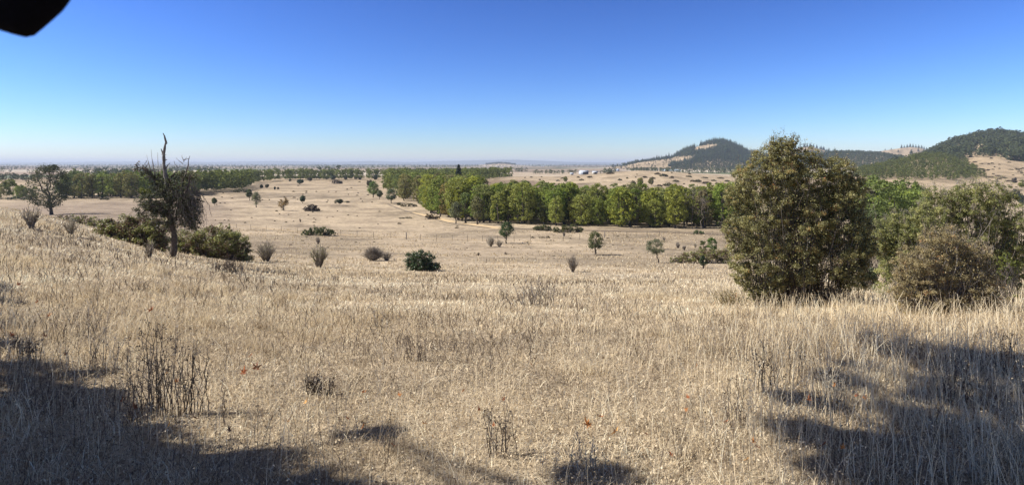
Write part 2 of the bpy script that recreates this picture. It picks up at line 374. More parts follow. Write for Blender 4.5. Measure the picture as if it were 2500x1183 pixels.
M_rut = plain('dark_rut', (.13, .105, .08), .95, (.22, .175, .13), 1.2)
M_tanpath = plain('tan_earth', (.58, .43, .25), .95, (.48, .36, .22), .6)
M_dirt = plain('brown_earth', (.19, .145, .105), .95, (.13, .10, .075), .5)
strip('path', [(946, 498), (975, 510), (1010, 522), (1060, 535), (1120, 548), (1200, 557)], .9, M_rut, .06)
strip('path', [(1140, 545), (1165, 549), (1200, 555), (1240, 559)], 4.5, M_tanpath, .04)
strip('path', [(1000, 519), (1030, 523), (1060, 531), (1110, 543)], 3.0, M_tanpath, .04)
strip('path', [(1240, 557), (1330, 561), (1450, 563), (1560, 565), (1700, 569), (1790, 575)], 3.6, M_dirt, .05)
strip('path', [(560, 549), (640, 556), (730, 566), (850, 574), (1000, 580), (1150, 586), (1230, 588)], .9, M_tanpath, .04)

# ------------------------------------------------------------------ tree generators (local coordinates, base at the origin)
def gen_tree(seed, H, Wd, cb=.15, leaf=.4, ncl=60, nl=40, lean=(0, 0), forks=1, tr=.022, rbias=.5, top=.9, clr=.30, gaps=.12, limbs=12, shape=1.0, boxy=2.4):
    rg = np.random.default_rng(seed); tg, cg = G(), G()
    zc = (cb + 1) / 2 * H; rz = (1 - cb) / 2 * H; rx = Wd / 2
    lean = np.array([lean[0], lean[1], 0.]) * H
    for fk in range(forks):
        off = np.array([rg.normal() * .03 * H, rg.normal() * .03 * H, 0]) if forks > 1 else np.zeros(3)
        t = np.linspace(0, 1, 8)[:, None]
        P = off * (1 + 3 * t) * t ** .5 + np.array([0, 0, 1.]) * t * H * .82 + lean * t ** 1.4 + np.r_[np.zeros((1, 3)), rg.normal(size=(7, 3)) * np.array([.02, .02, 0]) * H]
        P[0] = off * .6; P[0, 2] = -.02 * H
        R = (tr * H * (1 - t[:, 0]) ** .8 + .004 * H) / (1 if forks == 1 else 1.3); R[0] *= 1.5
        tubes(tg, P, R, 7)
    zz = rg.uniform(-1, 1, ncl); aa = rg.uniform(0, 2 * math.pi, ncl); rr = rg.uniform(0, 1, ncl) ** (.35 * rbias + .1) * (1 - np.abs(zz) ** boxy) ** .5
    C = np.stack([np.cos(aa) * rr * rx, np.sin(aa) * rr * rx, zz * rz], 1) * (1 - clr * .75)
    hz = np.clip((C[:, 2] / rz + 1) / 2, 0, 1)
    C[:, :2] *= (1.12 - .45 * hz * shape)[:, None]
    C += np.array([0, 0, zc]) + lean * (zc / H)
    keep = fbm(C[:, 0] / rx * 1.7 + seed, C[:, 2] / rx * 1.7, seed, 2) > gaps + .18
    C = C[keep]
    rad = rx * clr * rg.uniform(.55, 1.25, len(C))
    leafcloud(cg, C, rad, nl, leaf, rg, cvar=.45)
    k = min(limbs, len(C)); sel = rg.choice(len(C), k, replace=False)
    st = np.stack([lean[0] * .3 + np.zeros(k), lean[1] * .3 + np.zeros(k), np.clip(C[sel, 2] - rg.uniform(.1, .35, k) * H, cb * H * .6, H * .7)], 1)
    P = curves(st, C[sel], 5, .06, .05, rg)
    tubes(tg, P, np.linspace(tr * H * .42, .003 * H, 5)[None] * np.ones((k, 1)), 4)
    return tg, cg
def tree(name, label, cat, px, py, hpx, wpx, color, seed, group=None, leafpx=3.4, loc=None, mat=None, **kw):
    loc = at(px, py) if loc is None else loc; s = loc[1] / F; H, Wd = hpx * s, wpx * s
    tg, cg = gen_tree(seed, H, Wd, leaf=leafpx * s, **kw)
    root = thing(name, label, cat, loc, group)
    tg.build('trunk', M_bark, root, smooth=True)
    c = cg.build('crown', mat or M_crown, root); c.color = (*color, 1)
    return root
def stems_shrub(seed, H, Wd, n=40, r0=.012, spread=1., twigs=4, leafn=0, leafs=.05, up=1.0, dome=.25):
    """many thin stems fanning from one foot; returns stem G and leaf G"""
    rg = np.random.default_rng(seed); sg, lg = G(), G()
    a = rg.uniform(0, 2 * math.pi, n); q = rg.uniform(0, 1, n) ** .6
    B = np.stack([np.cos(a) * q * Wd / 2 * spread, np.sin(a) * q * Wd / 2 * spread, H * (rg.uniform(.55, 1, n)) * (1 - dome * q * q)], 1)
    A = B * np.array([.18, .18, 0]) + rg.normal(size=B.shape) * np.array([.02, .02, 0]) * Wd; A[:, 2] = -.03 * H
    P = curves(A, B, 6, .035, .03, rg); P[:, :, :2] *= (np.linspace(.6, 1, 6) ** .8)[None, :, None]
    rr = rg.uniform(0, 1, n)
    tubes(sg, P, np.linspace(r0, r0 * .25, 6)[None] * np.ones((n, 1)), 3, rr)
    for k in range(twigs):
        i = rg.integers(2, 5, n); st = P[np.arange(n), i]
        e = st + rg.normal(size=(n, 3)) * np.array([.11, .11, .06]) * Wd + np.array([0, 0, .13 * H * up])
        tubes(sg, curves(st, e, 4, .06, 0, rg), np.linspace(r0 * .4, r0 * .15, 4)[None] * np.ones((n, 1)), 3, rr)
        if leafn:
            C = lerp(np.repeat(st, leafn, 0), np.repeat(e, leafn, 0), rg.uniform(.2, 1, (n * leafn, 1))) + rg.normal(size=(n * leafn, 3)) * leafs * .8
            quads(lg, C, rball(n * leafn, rg), leafs * rg.uniform(.6, 1.4, n * leafn), rg.uniform(0, 1, n * leafn), .6, rg)
    return sg, lg
def bare_shrub(name, label, px, py, hpx, wpx, seed, mat=None, n=45, r0px=1.0, leafn=0, leafmat_=None, leafpx=2.0, group=None, **kw):
    loc = at(px, py); s = loc[1] / F
    sg, lg = stems_shrub(seed, hpx * s, wpx * s, n, r0px * s, leafn=leafn, leafs=leafpx * s, **kw)
    if leafn:
        root = thing(name, label, 'shrub', loc, group)
        sg.build('stems', mat or M_twig, root); lg.build('foliage', leafmat_ or M_thorng, root)
    else:
        root = sg.build(name, mat or M_twig); root.location = loc; tag(root, label, 'shrub', group)
    return root
def mound(name, label, cat, lobes, Y, mat, seed, depth=1.0, leafpx=3.0, cover_=1.0, canes=60, canepx=.8, base=None, group=None, sub=.30, twigtop=0, canemat=None, loc=None, partname='foliage', up=.25, color=None, shell=.4, dens=1.0, skirt=True, core=1.2):
    """a thicket: lobes are (px, py, rx, ry [, depth shift m]) as seen, at distance Y; each lobe is filled with leaf clumps"""
    rg = np.random.default_rng(seed); lb = max(lobes, key=lambda l: l[1] + l[3]); Y = at(lb[0], lb[1] + lb[3] * .92)[1] if Y is None else Y; s = Y / F; lg, sg = G(), G()
    print('MOUND', label[:50], round(Y, 1)); px0 = np.mean([l[0] for l in lobes]); loc = on(px0, Y) if loc is None else np.array(loc)
    allc = []
    for l in lobes:
        dy = l[4] if len(l) > 4 else 0.0
        c = Pp(l[0], l[1], Y) + np.array([0, dy, 0]); R = np.array([l[2] * s, min(l[2], l[3] * 1.3) * s * depth, l[3] * s])
        m_ = max(6, int(4.0 * dens / (sub * sub) * .5))
        d = rball(m_, rg); C = c + d * (rg.uniform(.35, 1, (m_, 1)) ** .6) * R * (1 - sub * .6)
        zg = gz(C[:, 0], C[:, 1]); C = C[C[:, 2] > zg - .05 * R[2]]
        rad = sub * min(R[0], R[2]) * 1.1 * rg.uniform(.6, 1.35, len(C))
        area = 4 * math.pi * rad.mean() ** 2
        nl = int(np.clip(cover_ * area / (leafpx * s) ** 2 * 1.3, 6, 700))
        leafcloud(lg, C, rad, nl, leafpx * s, rg, shell=shell, cvar=.5, up=up)
        allc.append(C)
        # skirt down to the ground and a leafy core
        k = max(4, m_ // 2); Cs = c + np.stack([rg.uniform(-.9, .9, k) * R[0], rg.uniform(-.8, .8, k) * R[1], np.zeros(k)], 1); zg = gz(Cs[:, 0], Cs[:, 1]); gap = c[2] - zg
        if skirt and gap.mean() > .3 * R[2]:
            Cs[:, 2] = zg + gap * rg.uniform(.05, 1, k); leafcloud(lg, Cs, np.full(k, rad.mean()), nl, leafpx * s, rg, shell=shell, cvar=.5, up=up); allc.append(Cs)
        if core: nc = int(core * (R[0] * R[2]) / (leafpx * s) ** 2); Cc = c + rball(nc, rg) * (rg.uniform(0, .8, (nc, 1)) ** .5) * R; Cc = Cc[Cc[:, 2] > gz(Cc[:, 0], Cc[:, 1])]; quads(lg, Cc, rball(len(Cc), rg), leafpx * s * 1.3, rg.uniform(0, .8, len(Cc)), .7, rg)
    allc = np.concatenate(allc)
    t = allc[rg.choice(len(allc), canes)] + rg.normal(size=(canes, 3)) * np.array([.1, .1, .1]) * lobes[0][3] * s
    foot = np.stack([loc[0] + (t[:, 0] - loc[0]) * .6, loc[1] + (t[:, 1] - loc[1]) * .5, np.zeros(canes)], 1); foot[:, 2] = gz(foot[:, 0], foot[:, 1]) - .02
    tubes(sg, curves(foot, t, 6, .05, .10, rg), np.linspace(canepx * s, canepx * s * .35, 6)[None] * np.ones((canes, 1)), 3, rg.uniform(0, 1, canes))
    if twigtop:   # bare twigs sticking out of the top
        o = allc[np.argsort(-allc[:, 2])[:max(10, int(len(allc) * .75))]]; st = o[rg.choice(len(o), twigtop)]
        ln = rg.uniform(.15, .55, (twigtop, 1)) * lobes[0][3] * s * 1.0
        e = st + unit(unit(st - loc) + rg.normal(size=st.shape) * .25 + np.array([0, 0, .7])) * ln
        P = curves(st, e, 5, .05, 0, rg); tubes(sg, P, np.linspace(canepx * s * .6, canepx * s * .2, 5)[None] * np.ones((twigtop, 1)), 3, rg.uniform(.2, 1, twigtop))
        for k in range(3):
            i = rg.integers(1, 4, twigtop); s2 = P[np.arange(twigtop), i]; e2 = s2 + unit(e - st + rg.normal(size=st.shape) * ln * .6) * ln * .4
            tubes(sg, curves(s2, e2, 3, .05, 0, rg), np.linspace(canepx * s * .4, canepx * s * .2, 3)[None] * np.ones((twigtop, 1)), 3, rg.uniform(.2, 1, twigtop))
            nn = twigtop * 3; C = np.repeat(e2, 3, 0) + rg.normal(size=(nn, 3)) * ln.mean() * .15
            quads(lg, C, rball(nn, rg), leafpx * s * .8 * rg.uniform(.6, 1.3, nn), rg.uniform(.2, .9, nn), .6, rg)
    root = thing(name, label, cat, loc, group)
    f = lg.build(partname, mat, root, origin=loc)
    if color: f.color = (*color, 1)
    sg.build('stems', canemat or M_twig, root, origin=loc)
    return root

# ------------------------------------------------------------------ apple tree with the dead top (left)
def apple_tree():
    base = at(420, 630); Y = base[1]; s = Y / F; rg = np.random.default_rng(11)
    root = thing('apple_tree', 'dark gnarled apple tree with a bare dead leader rising above its drooping crown', 'tree', base)
    def line(pts, r, n=8, dy=0, k=14, jag=.6):
        p = np.array([Pp(a, b_, Y) for a, b_ in pts]); p[:, 1] += np.linspace(0, dy, len(p))
        d = np.r_[0, np.cumsum(np.linalg.norm(np.diff(p, axis=0), axis=1))]; t = np.linspace(0, d[-1], k)
        q = np.stack([np.interp(t, d, p[:, i]) for i in range(3)], 1)
        q[1:-1] += rg.normal(size=(k - 2, 3)) * jag * s
        return q, np.interp(t, d, np.array(r) * s) * (1 + .12 * rg.normal(size=k)).clip(.75, 1.3)
    t = G()
    tubes(t, *line([(419, 636), (421, 628), (425, 605), (426, 580), (420, 545), (416, 520), (414, 495), (410, 465)], [10, 7.5, 6.8, 6.4, 6, 5.5, 5, 4.5], k=18), n=10)
    for i in range(5):
        a = i * 1.25; p = np.array([base + [0, 0, .22], base + [math.cos(a) * .14, math.sin(a) * .14, .06], base + [math.cos(a) * .32, math.sin(a) * .3, -.05]]); tubes(t, p, np.array([.09, .07, .03]), 6)
    for pts, r, dy in [
        ([(418, 535), (400, 512), (385, 500), (370, 505), (358, 520)], [6, 5, 4, 3, 1.5], -.5),
        ([(414, 495), (395, 470), (380, 445), (365, 425), (350, 412), (338, 411), (328, 408)], [6, 5.5, 5, 4, 3, 2.2, 1.2], .3),
        ([(410, 470), (412, 440), (420, 425), (430, 415)], [4, 3, 2, 1], .2),
        ([(422, 540), (438, 515), (452, 490), (462, 465), (466, 440), (472, 425)], [6, 5, 4, 3, 2, .8], -.3),
        ([(455, 485), (472, 487), (482, 488), (497, 493)], [3, 2.5, 2, 1.2], .1),
        ([(430, 525), (445, 520), (460, 530), (470, 550)], [4, 3, 2.2, 1.2], -.4),
        ([(416, 505), (405, 480), (402, 470)], [4, 3, 2], .8),
        ([(415, 500), (435, 480), (440, 440), (448, 405), (449, 380)], [4, 3, 2, 1.2, .5], .6)]:
        tubes(t, *line(pts, r, dy=dy, k=12, jag=1.0), n=6)
    t.build('trunk', M_bark, root, origin=base, smooth=True)
    d = G()
    tubes(d, *line([(409, 468), (406, 440), (402, 415), (400, 395), (400, 378), (402, 360), (405, 347), (402, 335), (398, 325)], [5, 4.4, 4, 3.6, 3, 2.8, 2.2, 1.8, .9], k=20, jag=.35), n=7)
    for pts, r in [([(402, 400), (399, 385), (397, 372), (393, 363)], [2.4, 2, 1.6, .8]), ([(402, 418), (408, 405), (415, 398)], [2, 1.5, .7]), ([(404, 352), (409, 349)], [1.5, .8]), ([(404, 346), (408, 344)], [1.4, .7]), ([(401, 392), (408, 389)], [1.4, .8]), ([(401, 380), (405, 377)], [1.1, .5]), ([(403, 420), (395, 414)], [1.2, .5]), ([(398, 372), (394, 378)], [.9, .4])]:
        tubes(d, *line(pts, r, k=5, jag=.3), n=5)
    d.build('dead_leader', M_deadwood, root, origin=base, smooth=True)
    lg, l2, tw = G(), G(), G()
    for i, (x, y, rx, ry, n) in enumerate([(398, 468, 38, 28, 56), (370, 490, 40, 26, 60), (352, 512, 30, 20, 36), (385, 515, 40, 26, 46), (400, 500, 40, 26, 40), (430, 462, 36, 28, 44), (452, 490, 34, 34, 60), (466, 528, 24, 34, 50), (474, 548, 16, 14, 22), (398, 525, 40, 20, 36), (430, 500, 30, 30, 40), (396, 545, 32, 16, 30), (455, 435, 30, 20, 36), (432, 430, 16, 12, 9), (378, 436, 20, 14, 16), (360, 424, 14, 10, 8), (410, 442, 24, 14, 14), (420, 540, 18, 14, 10), (345, 495, 16, 12, 8), (440, 545, 16, 14, 9)]):
        c = Pp(x, y, Y) + np.array([0, rg.normal() * .12, 0]); R = np.array([rx, min(rx, 30), ry]) * s
        C = c + rball(n, rg) * (rg.uniform(0, 1, (n, 1)) ** .5) * R
        leafcloud(lg, C, s * 6.5 * rg.uniform(.6, 1.4, n), 30, s * 3.0, rg, shell=.5, up=.1)
        tips = C + rg.normal(size=C.shape) * s * np.array([8, 8, 6]); st = lerp(tips, Pp(x, y, Y) * .5 + Pp(420, 490, Y) * .5, .35)
        tubes(tw, curves(st, tips + [0, 0, -3 * s], 5, .08, .12, rg), np.linspace(.8, .25, 5)[None] * s * np.ones((n, 1)), 3, rg.uniform(0, .4, n))
    C = Pp(350, 470, Y) + rball(10, rg) * np.array([14, 14, 10]) * s; leafcloud(l2, C, s * 7 * np.ones(10), 50, s * 3.2, rg)
    C = Pp(385, 448, Y) + rball(5, rg) * np.array([16, 14, 8]) * s; leafcloud(l2, C, s * 6 * np.ones(5), 30, s * 3.2, rg)
    # weeping shoots on the right
    n = 270; a = np.stack([rg.uniform(432, 480, n), rg.uniform(450, 520, n)], 1); P0 = np.array([Pp(x, y, Y) for x, y in a]) + rg.normal(size=(n, 3)) * np.array([0, 18, 0]) * s
    ln = rg.uniform(25, 62, n); x2 = a[:, 0] + rg.uniform(0, 16, n) + (a[:, 0] - 432) * .12; y2 = np.minimum(a[:, 1] + ln, 562 - np.maximum(0, 458 - x2) * 1.1)
    P1 = np.array([Pp(x, y, Y) for x, y in zip(x2, y2)]); P1[:, 1] = P0[:, 1]
    P = curves(P0, P1, 6, .05, .05, rg); tubes(tw, P, np.linspace(.75, .3, 6)[None] * s * np.ones((n, 1)), 3, rg.uniform(0, .45, n))
    C = P[rg.integers(0, n, 3600), rg.integers(1, 6, 3600)] + rg.normal(size=(3600, 3)) * s * 1.6; quads(lg, C, rball(3600, rg), s * 2.6, rg.uniform(0, .7, 3600), .5, rg)
    # spiky spurs on the left limb and thin upright shoots
    n = 90; bx = rg.uniform(328, 395, n); by = np.interp(bx, [328, 350, 380, 395], [408, 412, 436, 455]) + rg.normal(size=n) * 5
    st = np.array([Pp(x, y, Y) for x, y in zip(bx, by)]); e = st + rg.normal(size=(n, 3)) * s * np.array([5, 5, 7]) + [0, 0, 2 * s]
    tubes(tw, curves(st, e, 4, .15, 0, rg), np.linspace(1.4, .4, 4)[None] * s * np.ones((n, 1)), 4, rg.uniform(0, .3, n))
    for x0, y0, x1, y1 in [(378, 425, 372, 388), (372, 430, 358, 378), (385, 430, 385, 372), (368, 420, 362, 392), (392, 425, 398, 392), (365, 425, 352, 398), (380, 430, 369, 364), (449, 392, 445, 378), (448, 395, 455, 383), (447, 400, 430, 385), (449, 390, 462, 384), (436, 410, 425, 392), (470, 430, 476, 428), (388, 420, 392, 400), (455, 420, 462, 400), (350, 470, 330, 455), (345, 480, 325, 462), (480, 500, 500, 492)]:
        tubes(tw, *line([(x0, y0), ((x0 + x1) / 2 + rg.normal() * 2, (y0 + y1) / 2), (x1, y1)], [1.0, .7, .3], k=6, jag=.4), n=3, r=.4)
    lg.build('crown', M_apple, root, origin=base); l2.build('light_green_sprays', M_applel, root, origin=base); tw.build('twigs', M_twig, root, origin=base)
apple_tree()

# ------------------------------------------------------------------ near and middle shrubs
tree('oak_tree', 'open leafy dark oak standing on the grassy brow at far left', 'tree', 128, 524, 128, 124, (.045, .052, .028), 5, leafpx=3.2, cb=.10, ncl=210, nl=40, clr=.19, gaps=.12, lean=(-.10, 0), forks=2, tr=.020, limbs=26, shape=.9, rbias=.7)
mound('bramble_thicket', 'green and reddish bramble thicket left of the apple tree trunk', 'bramble', [(270, 555, 34, 26), (310, 548, 40, 30), (350, 552, 42, 34), (385, 562, 40, 36), (330, 575, 50, 24, -.6), (262, 548, 20, 18), (395, 590, 26, 26, -.6)], None, M_bramble, 21, leafpx=3.6, canes=260, canepx=.8, twigtop=40, cover_=.95)
mound('bramble_thicket', 'brown twiggy bramble thicket right of the apple tree trunk', 'bramble', [(460, 585, 40, 32), (505, 582, 46, 38), (550, 590, 42, 42), (580, 600, 30, 40), (520, 605, 60, 24, -.5), (598, 612, 18, 26), (450, 600, 26, 24, -.4), (540, 565, 30, 20)], None, M_bramble, 22, leafpx=3.4, canes=520, canepx=.8, twigtop=60, cover_=.8)
mound('bramble_thicket', 'low dark bramble strip on the brow between the oak and the big thicket', 'bramble', [(150, 533, 18, 12), (175, 535, 20, 14), (205, 537, 24, 14), (232, 540, 20, 14), (250, 548, 16, 14)], None, M_bramble, 23, leafpx=3, canes=80, cover_=.7)
bare_shrub('bare_shrub', 'bare brown multi stemmed shrub in front of the oak at far left', 76, 558, 62, 48, 31, n=46, r0px=1.2, leafn=2, leafmat_=M_thornr, leafpx=2.0)
bare_shrub('bare_shrub', 'small dry tan shrub on the slope left of the big bramble', 173, 573, 52, 40, 32, M_pstalk, n=60, r0px=.8)
bare_shrub('bare_shrub', 'thin bare shrub with upright stems just left of the apple tree trunk', 366, 630, 52, 36, 33, M_twig, n=34, r0px=.9)
bare_shrub('bare_shrub', 'wide sparse grey shrub at the right end of the bramble thicket', 650, 638, 56, 62, 34, n=90, r0px=.8, leafn=1, leafpx=1.8)
bare_shrub('bare_shrub', 'upright bare shrub with yellow green leaf tips left of the grey bush', 779, 652, 66, 52, 35, n=54, r0px=1.1, leafn=3, leafpx=2.2, leafmat_=M_thorng)
bare_shrub('bare_shrub', 'small bare shrub behind the yellow tipped shrub', 777, 596, 20, 16, 36, n=30, r0px=.8)
bare_shrub('grey_bush', 'rounded leafless grey bush left of the round green bush', 912, 636, 40, 62, 37, n=240, r0px=.65, twigs=7, dome=.5, up=.4)
bare_shrub('grey_bush', 'low faint grey bush spilling right of the rounded grey bush', 945, 636, 28, 42, 38, n=70, r0px=.5, dome=.5, up=.4)
mound('round_bush', 'round glossy dark green bush alone on the dry slope', 'bush', [(1012, 632, 28, 24), (1030, 628, 32, 24), (1048, 640, 24, 20), (1022, 645, 36, 16, -.4), (1062, 650, 14, 12)], None, leafmat('holly_leaves', [(0, (.015, .025, .01)), (.5, (.05, .085, .03)), (.85, (.10, .15, .06)), (1, (.30, .33, .22))], .2, .4, .5), 41, leafpx=3.0, canes=130, cover_=.85, twigtop=20)
mound('bramble_mound', 'wide low green bramble mound on the field beside the fence', 'bramble', [(750, 566, 16, 9), (768, 562, 18, 12), (790, 563, 18, 12), (806, 566, 13, 10)], None, M_farcrown, 42, leafpx=2.6, canes=40, cover_=1.1, color=(.085, .10, .045))
for lab, px, py, h, w, sd, n, m_ in [
    ('leafless tan shrub just left of the lollipop shaped green tree', 1198, 602, 28, 26, 51, 90, M_pstalk),
    ('second smaller tan shrub touching the trunk side of the lollipop shaped tree', 1219, 603, 20, 22, 52, 60, M_pstalk),
    ('tall bare brown shrub on the slope below the two small trees', 1398, 664, 44, 36, 53, 90, M_twig),
    ('tiny dead weed on the pale slope below the tan shrubs', 1168, 624, 9, 9, 54, 18, M_dstalk),
    ('small bare bush near the fence below the belt brambles', 1377, 577, 13, 9, 55, 26, M_twig),
    ('small bush on the flat above the crooked trunk tree', 1621, 589, 13, 9, 56, 26, M_twig),
    ('left one of three little grey bushes in the dry grass', 1655, 606, 17, 14, 57, 36, M_twig),
    ('middle one of three little grey bushes in the dry grass', 1671, 611, 15, 12, 58, 32, M_twig),
    ('right one of three little grey bushes in the dry grass', 1697, 604, 13, 14, 59, 26, M_pstalk),
    ('single dry weed on the field beyond the fence', 733, 542, 10, 7, 60, 16, M_dstalk),
    ('faint dry weed clump left of the dead shrub on the mid slope', 1235, 622, 9, 9, 61, 16, M_dstalk)]:
    bare_shrub('dry_bush', lab, px, py, h, w, sd, m_, n=n, r0px=.55, twigs=5)

# small single trees of the pasture: label, px, py, h, w, colour, seed, options
T = tree
T('small_tree', 'lollipop shaped dark green tree with thin trunk and long shadow on the pasture', 'tree', 1236, 594, 54, 52, (.045, .068, .028), 101, cb=.27, ncl=70, nl=40, clr=.30, leafpx=2.6, tr=.025)
T('small_tree', 'egg shaped olive tree with a short stout trunk right of the lollipop tree', 'tree', 1454, 622, 60, 50, (.075, .085, .036), 102, cb=.18, ncl=80, nl=40, clr=.28, leafpx=2.6, tr=.03)
T('small_tree', 'flat topped grey green tree with a crooked leaning trunk', 'tree', 1607, 641, 58, 56, (.085, .095, .055), 103, cb=.38, ncl=70, nl=36, clr=.26, leafpx=2.4, tr=.02, lean=(-.12, 0), shape=.2)
T('ivy_stump', 'short dark ivy covered stump in front of the low bramble bank', 'shrub', 1717, 655, 34, 22, (.035, .05, .025), 104, cb=.05, ncl=50, nl=30, clr=.35, leafpx=2.4, tr=.05)
T('small_tree', 'round bright green bushy tree behind the low bramble bank', 'tree', 1738, 618, 44, 32, (.065, .11, .028), 105, cb=.05, ncl=60, nl=34, clr=.32, leafpx=2.6)
T('small_tree', 'olive bushy tree left of the bright green one at the bramble bank', 'tree', 1717, 620, 38, 24, (.085, .10, .035), 106, cb=.05, ncl=40, nl=34, clr=.32, leafpx=2.4)
mound('bramble_bank', 'long low brown and green bramble bank left of the big thorn bush', 'bramble', [(1650, 632, 18, 9), (1675, 627, 22, 14), (1705, 622, 26, 18), (1738, 620, 26, 20), (1765, 622, 24, 22)], None, M_bramble, 43, leafpx=2.4, canes=160, canepx=.5, cover_=.8)
for lab, px, py, h, w, col, sd, kw in [
    ('orange brown shrubby tree standing left of the round dark tree', 693, 514, 36, 32, (.15, .10, .035), 110, dict(cb=.1, gaps=.2, limbs=16)),
    ('small round dark green tree right of the orange brown one', 739, 497, 21, 17, (.035, .055, .028), 111, dict(cb=.22)),
    ('grey green oval tree with a dark trunk left in the pasture', 626, 506, 40, 29, (.11, .12, .07), 112, dict(cb=.12)),
    ('dark green tree touching the grey green oval tree', 609, 489, 28, 20, (.055, .07, .032), 113, dict(cb=.25)),
    ('lone small tree on the field right of the apple tree', 524, 502, 20, 15, (.075, .09, .045), 114, dict(cb=.25, lean=(-.08, 0))),
    ('bright green tall tree at the left of the field corner group', 911, 482, 42, 36, (.085, .13, .032), 115, dict(cb=.1, ncl=90)),
    ('grey green tree in the middle of the field corner group', 927, 487, 24, 19, (.075, .09, .05), 116, dict(cb=.25)),
    ('wide dull green tree at the right of the field corner group', 955, 496, 36, 34, (.065, .085, .045), 117, dict(cb=.18, ncl=90)),
    ('brownish round tree behind the bright green field tree', 902, 456, 19, 17, (.07, .065, .04), 118, dict(cb=.1)),
    ('small low spreading dark tree beside the dead grass patch', 830, 502, 16, 15, (.035, .045, .025), 119, dict(cb=.35, shape=.3)),
    ('wide dark round tree near the far wood', 733, 452, 15, 20, (.035, .055, .026), 120, dict(cb=.3, shape=.3)),
    ('small dark bush tree at the left of the far pair', 638, 460, 10, 10, (.045, .055, .03), 121, dict(cb=.1)),
    ('small brownish tree at the right of the far pair', 652, 461, 12, 11, (.075, .08, .055), 122, dict(cb=.2)),
    ('tiny dark upright bush beyond the far pair of small trees', 671, 463, 8, 5, (.045, .05, .03), 123, dict(cb=.05)),
    ('tiny round bush right of the upright one', 679, 462, 5, 5, (.06, .06, .04), 124, dict(cb=.05)),
    ('tiny dark tree left of the far tree line gap', 708, 443, 6, 7, (.04, .05, .03), 125, dict(cb=.2)),
    ('brown twiggy tree in front of the far wood', 756, 444, 12, 14, (.06, .05, .035), 126, dict(cb=.2)),
    ('bright yellow green round tree in front of the far wood', 767, 436, 11, 12, (.12, .15, .04), 127, dict(cb=.05)),
    ('dark blue green tree beside the yellow green round tree', 781, 437, 14, 16, (.04, .06, .035), 128, dict(cb=.05)),
    ('narrow dark tree at the edge of the far wood', 798, 438, 9, 8, (.04, .045, .03), 129, dict(cb=.05)),
    ('dark tree behind the grey brush heap near the far wood', 813, 440, 13, 17, (.04, .055, .03), 130, dict(cb=.2)),
    ('brown green tree right of the grey brush heap', 844, 440, 10, 9, (.055, .055, .035), 131, dict(cb=.15)),
    ('little flat topped tree before the far wood', 869, 439, 8, 9, (.05, .05, .035), 132, dict(cb=.3, shape=.2)),
    ('little low tree at the right before the far wood', 879, 439, 6, 8, (.05, .05, .035), 133, dict(cb=.2)),
    ('conical dark green bush at the field corner by the far wood', 916, 439, 13, 13, (.045, .06, .03), 134, dict(cb=.02)),
    ('grey green tree with visible trunk in front of the tree belt', 1113, 545, 54, 46, (.095, .105, .06), 135, dict(cb=.22, ncl=90, leafpx=3)),
    ('green tree with bare trunk right of the grey green one at the belt', 1137, 544, 78, 44, (.10, .13, .038), 136, dict(cb=.25, ncl=100, leafpx=3.2)),
    ('drab olive tree at the belt edge beside the bare trunk tree', 1166, 548, 74, 42, (.115, .115, .055), 137, dict(cb=.14, ncl=100, leafpx=3.2)),
    ('yellow green young tree on the ploughed field beyond the belt', 1754, 474, 24, 17, (.16, .17, .045), 138, dict(cb=.15)),
    ('pinkish thin tree beside the yellow green one beyond the belt', 1772, 476, 22, 20, (.15, .12, .075), 139, dict(cb=.15, gaps=.2)),
    ('yellowish small tree on the shrub dotted rise', 1381, 444, 13, 13, (.14, .14, .05), 140, dict(cb=.1)),
    ('autumn yellow tree of the clump on the rise', 1563, 452, 20, 20, (.16, .15, .055), 141, dict(cb=.1)),
    ('drab tree at the right of the clump on the rise', 1590, 453, 19, 18, (.13, .12, .06), 142, dict(cb=.1)),
    ('grey bush at the left of the clump on the rise', 1546, 452, 11, 16, (.11, .10, .06), 143, dict(cb=.05)),
    ('dull rounded tree at the dry slope on the right hand edge', 2477, 448, 15, 15, (.07, .06, .05), 144, dict(cb=.1)),
    ('yellow green tree at the right edge below the dry slope', 2495, 458, 18, 22, (.13, .14, .04), 145, dict(cb=.1)),
    ('dark green tree clump at the right edge of the dry slope', 2480, 488, 26, 30, (.035, .045, .03), 146, dict(cb=.05, ncl=90)),
    ('dark green tree below the clump at the right edge', 2496, 500, 26, 24, (.035, .045, .03), 147, dict(cb=.05)),
    ]:
    o = dict(ncl=60, nl=26, clr=.32, leafpx=2.2); o.update(kw)
    tree('field_tree', lab, 'tree', px, py, h, w, col, sd, **o)
